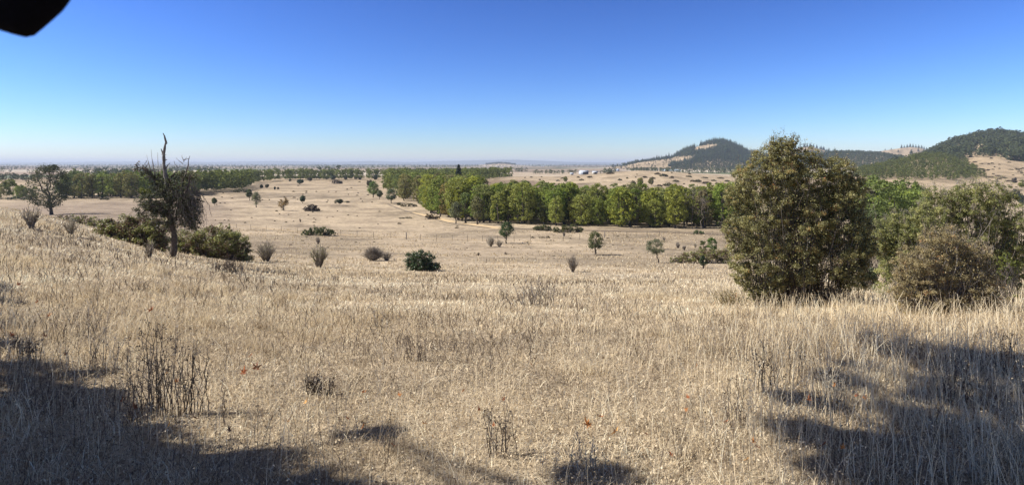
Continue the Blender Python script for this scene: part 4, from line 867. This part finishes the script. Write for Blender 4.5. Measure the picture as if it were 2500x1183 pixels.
# ------------------------------------------------------------------ fence across the pasture
def fence():
    P = [(577, 557), (612, 560), (650, 562), (687, 564), (726, 569), (762, 572), (798, 575), (832, 574), (872, 577), (912, 580), (954, 582), (992, 584), (1026, 586), (1066, 587), (1104, 588), (1141, 589), (1178, 589), (1215, 590), (1255, 590), (1295, 590), (1335, 589), (1375, 588), (1415, 584), (1450, 583), (1476, 579), (1497, 577), (1530, 577), (1553, 577), (1580, 576), (1610, 576), (1650, 576), (1694, 575), (1740, 576)]
    W3 = np.array([at(px, py) for px, py in P]); root = thing('wire_fence', 'thin wire fence with slender metal posts crossing the pasture', 'fence', W3[0])
    for i, p in enumerate(W3):
        g = G(); q = p - W3[0]; r = .09 if i in (11, 24) else .035; h = 1.35 if i in (11,) else 1.15
        tubes(g, np.array([q + [0, 0, -.3], q + [.01, 0, h * .5], q + [0, 0, h], q + [0, 0, h + .005]]), np.array([r, r, r, .002]), 6); g.build('post', M_deadwood if i in (11, 24) else M_bark, root)
    g = G()
    for z in (.3, .55, .8, 1.05):
        for a, b_ in zip(W3[:-1], W3[1:]):
            a = a - W3[0]; b_ = b_ - W3[0]; tubes(g, np.array([a + [0, 0, z], (a + b_) / 2 + [0, 0, z - .02], b_ + [0, 0, z]]), np.array([.004] * 3), 3)
    g.build('wire', M_deadwood, root)
fence()

# ------------------------------------------------------------------ the big bushes on the right
mound('thorn_bush', 'huge olive and rust coloured thorn bush right of centre, bare twigs at its top', 'bush', [
    (2110, 560, 40, 50, .2), (2115, 610, 44, 50, .1), (2080, 680, 60, 44), (2065, 450, 44, 36), (1940, 740, 70, 28), (1870, 725, 50, 26),
    (2020, 495, 60, 50, .3), (2015, 555, 60, 50, .2), (2070, 500, 50, 46, .5), (2035, 600, 56, 50, .4), (1985, 520, 60, 50, .9), (1960, 440, 60, 50, .6),
    (1925, 725, 78, 34, .3), (1995, 722, 70, 34, .3), (1905, 358, 34, 28), (1870, 700, 60, 36),
    (1905, 415, 58, 46), (1990, 425, 66, 46), (1845, 455, 56, 46), (1935, 480, 88, 54), (2045, 480, 66, 56), (1845, 545, 70, 52), (1960, 555, 96, 62), (2062, 560, 60, 58), (1835, 625, 62, 56), (1930, 640, 96, 60), (2040, 640, 82, 58), (1865, 690, 76, 42), (1990, 690, 88, 44, .3), (1800, 600, 32, 40), (2105, 630, 40, 54, .3), (1915, 375, 44, 32), (1812, 665, 34, 34), (1955, 700, 70, 38, .6), (1820, 500, 34, 40), (2085, 520, 36, 46),
    (1835, 425, 50, 42), (1868, 385, 40, 32), (1965, 385, 52, 32), (2045, 415, 50, 38), (2085, 460, 38, 40), (1800, 480, 36, 42), (1785, 560, 28, 40), (1925, 350, 26, 20),
    (1925, 520, 70, 60, .8), (1985, 610, 80, 70, .8), (1900, 600, 70, 60, .8), (1980, 480, 60, 50, .8)],
    13.5, M_thorn, 201, leafpx=3.0, canes=420, canepx=.8, cover_=1.0, sub=.18, twigtop=1000, depth=.9, dens=.85, shell=.65, canemat=M_brtwig, core=2.6, skirt=False)
mound('thorn_bush', 'reddish brown twiggy thorn bush low at the right in front of the green ones', 'bush', [
    (2235, 640, 60, 46), (2300, 590, 64, 44), (2265, 670, 74, 52), (2335, 655, 74, 54), (2395, 700, 62, 52), (2250, 725, 70, 46), (2335, 735, 84, 50), (2405, 750, 54, 40), (2310, 610, 60, 40), (2370, 620, 54, 40), (2215, 695, 40, 44), (2290, 755, 70, 30)],
    11.3, M_thornr, 202, leafpx=3.0, canes=700, canepx=.8, cover_=.75, sub=.18, twigtop=700, depth=.7, dens=.8, shell=.7, core=2.2)
mound('thorn_bush', 'tall grey green thorn bush behind the reddish one at the right edge', 'bush', [
    (2180, 640, 40, 50), (2200, 590, 50, 50), (2480, 660, 50, 50, .4), (2440, 640, 50, 50),
    (2270, 525, 54, 44), (2350, 495, 74, 46), (2455, 520, 64, 52), (2500, 590, 56, 66), (2420, 470, 60, 32), (2290, 480, 44, 30), (2150, 570, 40, 44), (2370, 465, 50, 26),
    (2230, 560, 60, 46), (2300, 520, 70, 46), (2390, 510, 66, 40), (2430, 560, 60, 50), (2170, 590, 46, 46), (2470, 610, 50, 60), (2350, 570, 70, 50), (2440, 500, 40, 30), (2330, 480, 50, 24), (2190, 540, 30, 28)],
    17.5, M_thorng, 203, leafpx=3.0, canes=460, canepx=.9, cover_=.85, sub=.18, twigtop=900, depth=.8, dens=.7, shell=.8, core=2.0)
mound('yellow_shrub', 'small yellow green leafy shrub in the grass at the right edge', 'shrub', [(2455, 632, 22, 18), (2475, 645, 16, 14), (2445, 650, 16, 14)], 12.4, M_applel, 204, leafpx=6, canes=40, canepx=.9, cover_=.35, sub=.4)
mound('thorn_bush', 'smaller dark green bush in the gap between the two big bushes', 'bush', [(2120, 540, 40, 40), (2140, 590, 34, 36), (2110, 600, 30, 40)], 24, M_farcrown, 205, leafpx=3.6, canes=80, canepx=.8, cover_=.8, sub=.3, color=(.07, .09, .045), twigtop=40)
def dead_limb():
    g = G(); Y = 13.9; s = Y / F; rg = np.random.default_rng(2)
    p = np.array([Pp(*q, Y) for q in [(2030, 545), (2060, 525), (2085, 500), (2112, 470), (2125, 455)]]); tubes(g, p, np.array([1.1, 1.0, .8, .5, .3]) * s, 6, .6)
    n = 16; A = p[rg.integers(0, 4, n)] + rg.normal(size=(n, 3)) * .04; B = A + rg.normal(size=(n, 3)) * s * np.array([18, 14, 14]) + [20 * s, 0, 12 * s]; tubes(g, curves(A, B, 4, .05, 0, rg), np.linspace(.6, .2, 4)[None] * s * np.ones((n, 1)), 3, .6)
    o = g.build('dead_branch', M_twig, origin=p[0]); tag(o, 'pale dead branch lying slantwise over the right side of the huge bush', 'branch')
dead_limb()

# ------------------------------------------------------------------ weeds of the foreground
def weed(label, px, py, hpx, wpx, n, seed, mat, seedheads=3, r0px=1.2, lean=0, name='dead_weed'):
    loc = at(px, py); s = loc[1] / F; H, Wd = hpx * s, wpx * s; rg = np.random.default_rng(seed); g = G()
    A = np.stack([rg.normal(size=n) * Wd * .26, rg.normal(size=n) * Wd * .12, np.full(n, -.02)], 1)
    B = A + np.stack([rg.normal(size=n) * Wd * .16 + lean * H, rg.normal(size=n) * Wd * .12, H * rg.uniform(.45, 1.0, n)], 1)
    P = curves(A, B, 7, .025, 0, rg); rr = rg.uniform(0, 1, n); tubes(g, P, np.linspace(r0px, r0px * .35, 7)[None] * s * np.ones((n, 1)), 4, rr)
    for k in range(4):
        i = rg.integers(2, 6, n); st = P[np.arange(n), i]; e = st + rg.normal(size=(n, 3)) * np.array([.07, .07, .03]) * H + [0, 0, .10 * H]
        tubes(g, curves(st, e, 4, .05, 0, rg), np.linspace(r0px * .45, r0px * .25, 4)[None] * s * np.ones((n, 1)), 3, rr)
        C = np.repeat(e, seedheads, 0) + rg.normal(size=(n * seedheads, 3)) * s * 3.5; quads(g, C, rball(len(C), rg), s * r0px * 4.5 * rg.uniform(.5, 1.2, len(C)), rg.uniform(0, .8, len(C)), .6, rg)
    m_ = n * 7; C = P[rg.integers(0, n, m_), rg.integers(1, 7, m_)] + rg.normal(size=(m_, 3)) * s * 2.5; quads(g, C, rball(m_, rg), s * r0px * 3.5, rg.uniform(0, .8, m_), .5, rg)
    o = g.build(name, mat); o.location = loc; return tag(o, label, 'weed')
for a in [('tall dark dead weed stalks rising at lower left, the tallest of the foreground', 385, 1015, 270, 130, 22, 1, M_dstalk, 3, 1.5),
    ('second dense group of dark weed stalks right of the tallest ones', 460, 1010, 210, 90, 16, 2, M_dstalk, 3, 1.4),
    ('thin leaning weed stalks left of the tallest dark stalks', 325, 1035, 215, 80, 8, 3, M_dstalk, 2, 1.3),
    ('single upright dark weed stalk between the tall stalks and the fallen red leaves', 548, 1040, 130, 12, 2, 4, M_dstalk, 3, 1.5),
    ('short bushy black dead weed left of centre in the foreground', 778, 960, 62, 70, 26, 5, M_dstalk, 4, 1.4),
    ('tall tan dead weed tuft on the brow of the near slope', 1300, 748, 82, 110, 40, 6, M_twig, 2, .8),
    ('brown weed stalks fanning out at bottom centre', 1225, 1110, 150, 110, 14, 7, M_dstalk, 2, 1.4),
    ('dark tall stalks in the tall grass left of the right hand shadow', 1885, 960, 145, 60, 9, 8, M_dstalk, 3, 1.3),
    ('thin dark stalk pair right of the dark tall stalks', 1945, 940, 120, 36, 5, 9, M_dstalk, 2, 1.1),
    ('brown slanting stalks at the edge of the right hand shadow', 1790, 1040, 150, 60, 8, 10, M_dstalk, 2, 1.1),
    ('wiry stalks in the shade at right', 2330, 985, 150, 80, 12, 11, M_dstalk, 2, 1.2),
    ('dark wiry weed at the right hand edge in the shadow', 2460, 930, 130, 70, 12, 12, M_dstalk, 2, 1.2),
    ('pale branching dead stalks in the bottom right corner', 2400, 1175, 190, 200, 30, 13, M_pstalk, 2, 1.5),
    ('pale sprawling stalks over the dark hollow at bottom centre', 1425, 1150, 90, 90, 14, 14, M_pstalk, 2, 1.4),
    ('pale seed topped stalks in the lit gap of the right hand shadow', 2045, 985, 110, 70, 14, 15, M_pstalk, 3, 1.2),
    ('brown dry twigs in the middle of the near slope', 1010, 880, 80, 60, 10, 16, M_dstalk, 2, 1.0),
    ('thin twigs at the left of the near slope centre', 930, 800, 60, 50, 8, 17, M_twig, 2, .9),
    ('dark dead thistle at the far left foreground', 60, 880, 80, 50, 12, 18, M_dstalk, 3, 1.3),
    ('dark weed tuft beside the shadow of the apple tree', 560, 665, 40, 90, 50, 19, M_dstalk, 2, .7),
    ('rusty brown weed tuft at the left foot of the huge bush', 1785, 745, 42, 60, 60, 20, M_thornr, 2, .8),
    ('upright dry stems in the left foreground grass', 200, 820, 110, 110, 16, 21, M_twig, 2, .9),
    ('dry stems in the grass left of the tall dark stalks', 255, 900, 130, 90, 14, 22, M_twig, 2, 1.0)]:
    weed(*a)

# fallen leaves
def maple_leaf(seed):
    rg = np.random.default_rng(seed); pts = []
    lob = [(0, 1.0), (48, .85), (-48, .85), (100, .6), (-100, .6)]
    ang = np.arange(-150, 151, 12.5); V = [(0, 0, .0)]
    for a in ang:
        r = .34
        for la, lr in lob: r = max(r, lr * (1 - abs(a - la) / 30)) if abs(a - la) < 20 else r
        r *= rg.uniform(.85, 1.1); x, y = r * math.sin(math.radians(a)) * .5, r * math.cos(math.radians(a)) * .5
        V.append((x, y, .22 * (x * x + y * y) * 4 * rg.uniform(.2, 1.3) + rg.normal() * .012))
    n = len(V) - 1; Q = [(0, i, i + 1, i + 1) for i in range(1, n)]
    Vb = [(a, b_, c - .006) for a, b_, c in V]; V2 = V + Vb; Q += [(n + 1, n + 1 + i + 1, n + 1 + i, n + 1 + i) for i in range(1, n)]
    g = G(); g.add(V2, [(q[0], q[1], q[2], q[3]) for q in Q], rg.uniform(.3, .7, len(Q)))
    tubes(g, np.array([[0, 0, 0], [.01, -.22, .02], [.03, -.42, .05]]), np.array([.008, .007, .005]), 4, .3)
    me = bpy.data.meshes.new('maple_leaf'); V, Qa, R = g.arrays()
    me.from_pydata(V.tolist(), [], [tuple(dict.fromkeys(q)) for q in Qa.tolist()]); a = me.attributes.new('rnd', 'FLOAT', 'FACE'); a.data.foreach_set('value', R); me.materials.append(M_mapleleaf); return me
ML = [maple_leaf(i) for i in range(4)]
LC = [(.62, .26, .07), (.42, .15, .06), (.70, .42, .17), (.30, .12, .06), (.48, .22, .09)]
sp_leaf = [(1437, 1085, 20, 0), (1500, 1115, 20, 2), (2038, 992, 14, 0), (2005, 1140, 18, 3), (160, 903, 12, 0), (368, 786, 14, 1), (595, 945, 18, 1), (625, 938, 18, 3), (745, 1040, 12, 2), (700, 1075, 14, 2), (888, 1003, 12, 0), (975, 1017, 10, 0), (1275, 1075, 12, 2), (1205, 1095, 10, 1), (1170, 1060, 10, 1), (1060, 1120, 14, 2), (1037, 1090, 12, 2), (1465, 1080, 14, 1), (1680, 1010, 10, 1), (1770, 1085, 12, 1), (1840, 1150, 12, 0), (1820, 1180, 14, 2), (1850, 1155, 12, 3), (2055, 1165, 14, 0), (1975, 1015, 12, 1), (2110, 1018, 12, 0), (2090, 1020, 10, 1), (1300, 922, 8, 1), (1130, 1000, 8, 0), (1230, 1032, 9, 1), (330, 1040, 16, 3), (410, 1100, 16, 2), (480, 1085, 14, 3), (300, 1020, 14, 1), (110, 855, 12, 3), (45, 720, 9, 1), (90, 760, 9, 1), (120, 800, 10, 0), (30, 860, 12, 1), (1675, 1045, 10, 0), (560, 1110, 14, 3), (850, 1085, 12, 1), (885, 1090, 12, 0), (1580, 1120, 10, 1), (1700, 940, 8, 1), (610, 900, 10, 1), (430, 975, 12, 0), (405, 960, 10, 2), (1640, 1165, 12, 1), (960, 1150, 12, 1)]
for i, (px, py, w, ci) in enumerate(sp_leaf):
    p = at(px, py); s = p[1] / F; o = bpy.data.objects.new('fallen_leaf', ML[i % 4]); COL.objects.link(o); k = w * s * 2.0
    o.scale = (k, k, k * 1.2); o.location = (p[0], p[1], p[2] + .12 + .02 * (i % 3)); o.rotation_euler = (rg.uniform(.35, .95), rg.uniform(-.4, .4), rg.uniform(0, 6.28)); o.color = (*LC[ci], 1)
    lab = ['bright orange fallen maple leaf lying on the dry grass', 'reddish brown fallen maple leaf lying on the dry grass', 'pale tan orange fallen maple leaf lying on the dry grass', 'dark brown curled maple leaf lying on the dry grass', ''][ci]
    if i == 0: lab = 'largest bright orange maple leaf near the bottom centre'
    if i == 1: lab = 'large pale orange maple leaf right of the largest bright one'
    tag(o, lab, 'leaf', 'fallen maple leaves')

# the dark curved thing intruding at the top left corner (very near, thick)
def flap():
    Y = .32; s = Y / F; out_ = [(-130, -60), (-110, 20), (-60, 55), (-10, 72), (30, 84), (48, 88), (58, 86), (80, 68), (110, 42), (134, 20), (152, -4), (175, -45), (200, -110), (100, -160), (-60, -140)]
    p = np.array([Pp(a, b_, Y) for a, b_ in out_]); c = p.mean(0); n = len(p); g = G(); rings = []
    for f, dy in [(.0, -.006), (.7, -.005), (.93, -.002), (1.0, .0015), (1.0, .004), (.93, .0075), (.7, .010), (.0, .011)]:
        q = c + (p - c) * f; q[:, 1] += dy; rings.append(q)
    V = np.array(rings); idx = np.arange(len(V) * n).reshape(len(V), n); Q = np.stack([idx[:-1], np.roll(idx[:-1], -1, 1), np.roll(idx[1:], -1, 1), idx[1:]], -1)
    g.add(V, Q); o = g.build('dark_flap', plain('black_fabric', (.004, .004, .006), .95, (.003, .003, .004), 300, .05), origin=c, smooth=True)
    tag(o, 'out of focus black rounded flap jutting into the top left corner of the sky', 'flap')
flap()

# ------------------------------------------------------------------ trees beside and behind the camera whose shade falls on the foreground
def shade_tree(label, trunk, blobs, H0, H1, nleaf, seed, name='maple_tree'):
    """blobs: (px, py, rx, ry) of the shade seen on the ground; the crown is grown above it, up the sun's direction"""
    rg = np.random.default_rng(seed); lg, tg = G(), G(); cen = []
    for (px, py, rx, ry) in blobs:
        n = max(20, int(nleaf * rx * ry / 4000)); a = rg.uniform(0, 6.28, n * 3); q = rg.uniform(0, 1, n * 3) ** .5
        x, y = px + np.cos(a) * q * rx, py + np.sin(a) * q * ry
        k = y > 560; x, y = x[k], y[k]
        Yg = np.array([at(float(i), float(min(j, 1600)))[1] for i, j in zip(x[:40], y[:40])]); Ym = Yg.mean()
        # ground points around the blob in metres
        c = at(px, min(py, 1600)); e1 = at(px + rx, min(py, 1600)); e2 = at(px, max(min(py - ry, 1600), 560)); R1 = abs(e1[0] - c[0]); R2 = abs(e2[1] - c[1])
        dens_n = int(110 * R1 * R2 * math.pi) + 20; jt = min(.2, .3 * R1); a = rg.uniform(0, 6.28, dens_n); q = rg.uniform(0, 1, dens_n) ** .5
        X = c[0] + np.cos(a) * q * R1 + rg.normal(size=dens_n) * jt; Yy = c[1] + np.sin(a) * q * R2 + rg.normal(size=dens_n) * jt
        h = rg.uniform(H0, H1, dens_n); t = h / SV[2]; C = np.stack([X, Yy, gz(X, Yy)], 1) + SV * t[:, None]
        pu, pv = proj(C); C = C[~((C[:, 1] > .3) & (pu > -120) & (pu < 2620) & (pv > -330))]; dens_n = len(C)
        if dens_n < 6: continue
        for k in range(5):
            quads(lg, C + rg.normal(size=C.shape) * .05, unit(rball(dens_n, rg) * .6 + [-.5, 0, .8]), .12 * rg.uniform(.6, 1.4, dens_n), rg.uniform(0, 1, dens_n), .85, rg)
        cen.append(C[:: max(1, dens_n // 6)])
    cen = np.concatenate(cen); trunk = np.array([trunk[0], trunk[1], float(gz(trunk[0], trunk[1]))])
    top = trunk + np.array([0, 0, (H0 + H1) / 2 + .5]); tubes(tg, np.array([trunk - [0, 0, .2], trunk * .5 + top * .5 + [.15, 0, 0], top, top + [0.1, 0, 1.5]]), np.array([.34, .25, .18, .05]), 9)
    st = np.repeat(top[None] - [0, 0, 1.6], len(cen), 0) + rg.uniform(0, 1, (len(cen), 1)) * [0, 0, 1.6]; tubes(tg, curves(st, cen, 6, .03, .04, rg), np.linspace(.06, .008, 6)[None] * np.ones((len(cen), 1)), 4)
    root = thing(name, label, 'tree', trunk); tg.build('trunk', M_bark, root, origin=trunk, smooth=True); o = lg.build('crown', M_crown, root, origin=trunk); o.color = (.16, .16, .04, 1)
shade_tree('spreading maple left of the viewpoint whose shade covers the bottom left corner', (-13.0, 1.2), [(-60, 1020, 110, 90), (60, 1080, 120, 90), (190, 1115, 120, 75), (330, 1150, 140, 70), (520, 1190, 150, 70), (690, 1225, 130, 62), (820, 1245, 90, 50), (-20, 800, 50, 18), (-10, 850, 60, 20), (60, 895, 50, 14), (130, 955, 40, 16), (260, 1020, 60, 20), (330, 1060, 50, 14), (170, 1000, 60, 20), (640, 1120, 50, 9), (-160, 1150, 250, 200), (100, 1250, 300, 120), (400, 1320, 260, 100), (200, 915, 28, 10), (240, 965, 34, 14), (40, 930, 50, 16)], 4.2, 6.8, 500, 1)
shade_tree('spreading maple behind the viewpoint whose shade covers the bottom right corner', (-3.4, -2.2), [(2460, 880, 60, 35), (2330, 905, 50, 22), (2200, 868, 40, 8), (2100, 900, 20, 12), (2050, 925, 30, 14), (1990, 985, 40, 20), (1960, 1050, 45, 22), (2060, 1080, 60, 22), (2180, 1090, 70, 24), (2330, 1045, 90, 46), (2470, 1000, 100, 80), (2260, 1150, 140, 50), (2440, 1130, 150, 70), (2100, 1150, 60, 20), (2270, 965, 36, 12), (2640, 950, 130, 150), (2420, 1300, 280, 90), (1440, 1160, 34, 16), (905, 1062, 26, 10)], 4.6, 7.6, 500, 2)
shade_tree('dense tree further left whose shade reaches the left edge', (-25, 11), [(-30, 715, 42, 14), (-60, 745, 70, 20), (-20, 700, 30, 8)], 4.5, 7.0, 300, 3)

# ------------------------------------------------------------------ dry grass
def blades(g, X, Y, ln, wd, tilt, seed, r, bend=.35):
    """one bent tapering blade of two faces at every (X, Y)"""
    rg = np.random.default_rng(seed); n = len(X); Z = gz(X, Y) - .01
    a = rg.uniform(0, 6.283, n); d = np.stack([np.cos(a), np.sin(a), np.zeros(n)], 1); up = np.array([0, 0, 1.])
    b = rg.uniform(0, 6.283, n); sd = np.stack([np.cos(b), np.sin(b), np.zeros(n)], 1)
    st, ct = np.sin(tilt)[:, None], np.cos(tilt)[:, None]
    p0 = np.stack([X, Y, Z], 1); dirn = d * st + up * ct; p1 = p0 + dirn * (ln * .55)[:, None]
    t2 = tilt + bend * rg.uniform(.2, 1.6, n); dir2 = d * np.sin(t2)[:, None] + up * np.cos(t2)[:, None]; p2 = p1 + dir2 * (ln * .45)[:, None]
    w = wd[:, None] * .5
    V = np.stack([p0 - sd * w, p0 + sd * w, p1 + sd * w * .9, p1 - sd * w * .9, p2 + sd * w * .35, p2 - sd * w * .35], 1)
    i = np.arange(n)[:, None] * 6; Q = np.stack([i + [0, 1, 2, 3], i + [3, 2, 4, 5]], 1)
    g.add(V, Q, np.repeat(r, 2)); return p2
def field(n, Y0, Y1, seed, p=.5, u0=-260, u1=2760):
    rg = np.random.default_rng(seed); q = rg.uniform(0, 1, n); e = 1 - p
    Y = (Y0 ** e + q * (Y1 ** e - Y0 ** e)) ** (1 / e); u = rg.uniform(u0, u1, n); return (u - 1250) / F * Y, Y, u, rg
def gcol(X, Y, rg, n):
    """straw colour: paler and greyer patches, plus variation from blade to blade"""
    return np.clip(.45 + .75 * (fbm(X / 1.1, Y / 1.1, 71, 4) - .5) + .6 * (fbm(X / 6, Y / 4, 73, 3) - .5) + .25 * (fbm(X / .35, Y / .35, 75, 2) - .5) + .22 * smooth(6, 16, Y) + rg.normal(size=n) * .2, 0, 1)
QUAL = 1.0
g = G()
n = int(620000 * QUAL); X, Y, u, rg = field(n, 2.2, 75, 1, .55); k = rg.uniform(0, 1, n) > .5 * smooth(10, 25, Y) + .5 * smooth(25, 75, Y); X, Y, n = X[k], Y[k], int(k.sum())          # thatch lying flat
blades(g, X, Y, rg.uniform(.03, .11, n) * (1 + Y * .02), np.maximum(.0024, .0010 * Y) * rg.uniform(.6, 1.5, n), rg.normal(size=n) * .45 + 1.15, 2, np.clip(gcol(X, Y, rg, n) + rg.normal(size=n) * .12, 0, 1), .5)
n = int(150000 * QUAL); X, Y, u, rg = field(n, 2.2, 22, 14, .4)           # crumbs: husks, broken leaf bits
Cc = np.stack([X, Y, gz(X, Y) + rg.uniform(0, .06, n)], 1); quads(g, Cc, unit(rg.normal(size=Cc.shape)), rg.uniform(.006, .018, n) * (1 + Y * .04), np.clip(rg.uniform(0, .9, n), 0, 1), .6, rg)
n = int(3500 * QUAL); X, Y, u, rg = field(n, 2.2, 16, 12, .2)              # long broken stems lying across
blades(g, X, Y, rg.uniform(.15, .42, n), rg.uniform(.0022, .0036, n), rg.uniform(.9, 1.5, n), 13, rg.uniform(.5, 1, n), .3)
o = g.build('thatch', M_thatch); tag(o, 'flattened dead grass thatch covering the near slope', 'dry grass', kind='stuff')
g = G()
n = int(300000 * QUAL); X, Y, u, rg = field(n, 2.2, 60, 3, .5)          # standing grass, in patches
hp = .03 + .065 * smooth(.42, .66, fbm(X / 2.2, Y / 2.2, 81, 3)) + .08 * smooth(.5, .7, fbm(X / .6, Y / .6, 83, 2))
rightw = smooth(1500, 1950, u) * smooth(3.0, 5.5, Y) * (1 - smooth(26, 40, Y)); hp = hp + .085 * rightw
leftw = (1 - smooth(250, 620, u)) * (1 - smooth(18, 30, Y)); hp = hp + .05 * leftw
band = np.exp(-((Y - 13 + 1.6 * np.sin(u / 300)) / 3.2) ** 2); hp = hp + .03 * band
hp *= (.8 + .2 * smooth(4, 9, Y)) * (1 - .72 * smooth(7, 18, Y) * (1 - .6 * rightw))
bare = smooth(.48, .64, fbm(X / 3.1 + 9, Y / 2.4, 85, 3)) * (1 - .8 * rightw)
keep = rg.uniform(0, 1, n) > np.maximum(np.maximum(bare * .85, .74 * smooth(8, 18, Y) * (1 - rightw)), smooth(20, 60, Y)); keep &= ~((u > 400) & (u < 760) & (Y > 19) & (Y < 30) & (rg.uniform(0, 1, n) < .8)); X, Y, u, hp = X[keep], Y[keep], u[keep], hp[keep]; n = len(X)
blades(g, X, Y, hp * rg.uniform(.5, 1.25, n), np.maximum(.0022, .00068 * Y) * rg.uniform(.6, 1.4, n), np.abs(rg.normal(size=n)) * (.85 - .5 * rightw[keep]), 4, np.clip(gcol(X, Y, rg, n) + .05, 0, 1), .8)
n = int(36000 * QUAL); X, Y, u, rg = field(n, 2.6, 40, 5, .2)          # taller stems with seed heads
pr = smooth(.50, .64, fbm(X / 2.6, Y / 2.6, 91, 3)) * .55 + smooth(1550, 1900, u) * .7 + .05; k = rg.uniform(0, 1, n) < pr; X, Y, u = X[k], Y[k], u[k]; n = len(X)
tip = blades(g, X, Y, rg.uniform(.14, .32, n) * (1 + .7 * smooth(1650, 1950, u)) * (1 - .3 * smooth(12, 30, Y)), np.maximum(.0022, .0008 * Y), np.abs(rg.normal(size=n)) * .16, 6, rg.uniform(.45, .95, n), .4)
for k in range(3):
    quads(g, tip + rg.normal(size=tip.shape) * .018 + [0, 0, -.02 * k], unit(rg.normal(size=tip.shape)), (.010 + .0008 * Y) * rg.uniform(.6, 1.3, n), rg.uniform(.3, .85, n), .45, rg)
n = 520; X, Y, u, rg = field(n, 2.8, 19, 21, .35)                       # tussocks
k = fbm(X / 4, Y / 4, 99, 3) > .47; X, Y = X[k], Y[k]; n = len(X); m_ = 70; rad = rg.uniform(.05, .22, n); tc_ = rg.uniform(.15, .75, n)
X = np.repeat(X, m_) + rg.normal(size=n * m_) * np.repeat(rad, m_); Y = np.repeat(Y, m_) + rg.normal(size=n * m_) * np.repeat(rad, m_); hh = np.repeat(rg.uniform(.12, .34, n), m_)
blades(g, X, Y, hh * rg.uniform(.5, 1.2, n * m_), np.maximum(.0022, .0007 * Y), np.abs(rg.normal(size=n * m_)) * .4, 22, np.clip(np.repeat(tc_, m_) + rg.normal(size=n * m_) * .14, 0, 1), .7)
n = int(26000 * QUAL); X, Y, u, rg = field(n, 30, 150, 7, .6)            # tufts on the farther slope
k = fbm(X / 7, Y / 4, 95, 4) > .50; X, Y = X[k], Y[k]; n = len(X)
for j in range(4):
    blades(g, X + rg.normal(size=n) * .12, Y + rg.normal(size=n) * .12, rg.uniform(.10, .3, n), .0009 * Y * rg.uniform(.6, 1.3, n), np.abs(rg.normal(size=n)) * .4, 8 + j, np.clip(rg.normal(size=n) * .2 + .42, 0, 1), .4)
o = g.build('grass', M_grass); tag(o, 'standing straw coloured dry grass over the near slope', 'dry grass', kind='stuff')
g = G()
n = int(26000 * QUAL); X, Y, u, rg = field(n, 2.3, 40, 9, .35)           # dark dead stems and scraps among the grass
k = fbm(X / 1.7, Y / 1.7, 97, 3) > .46; X, Y = X[k], Y[k]; n = len(X)
blades(g, X, Y, rg.uniform(.08, .34, n), np.maximum(.0024, .0008 * Y), np.abs(rg.normal(size=n)) * .5, 10, rg.uniform(0, 1, n), .5)
o = g.build('dead_stems', M_dstalk); tag(o, 'dark dead stems mixed through the near grass', 'dead stems', kind='stuff')

# ------------------------------------------------------------------ haze
g = G(); box(g, -33000, 33000, -33000, 33000, -60, 138); hz = g.build('haze', None); tag(hz, kind='stuff')
m = bpy.data.materials.new('haze'); m.use_nodes = True; nt = m.node_tree; nt.nodes.remove(nt.nodes['Principled BSDF'])
pv = nt.nodes.new('ShaderNodeVolumePrincipled'); pv.inputs['Color'].default_value = (.75, .84, 1.0, 1); pv.inputs['Density'].default_value = 9e-5; pv.inputs['Anisotropy'].default_value = .1
nt.links.new(pv.outputs[0], nt.nodes['Material Output'].inputs['Volume']); hz.data.materials.append(m)
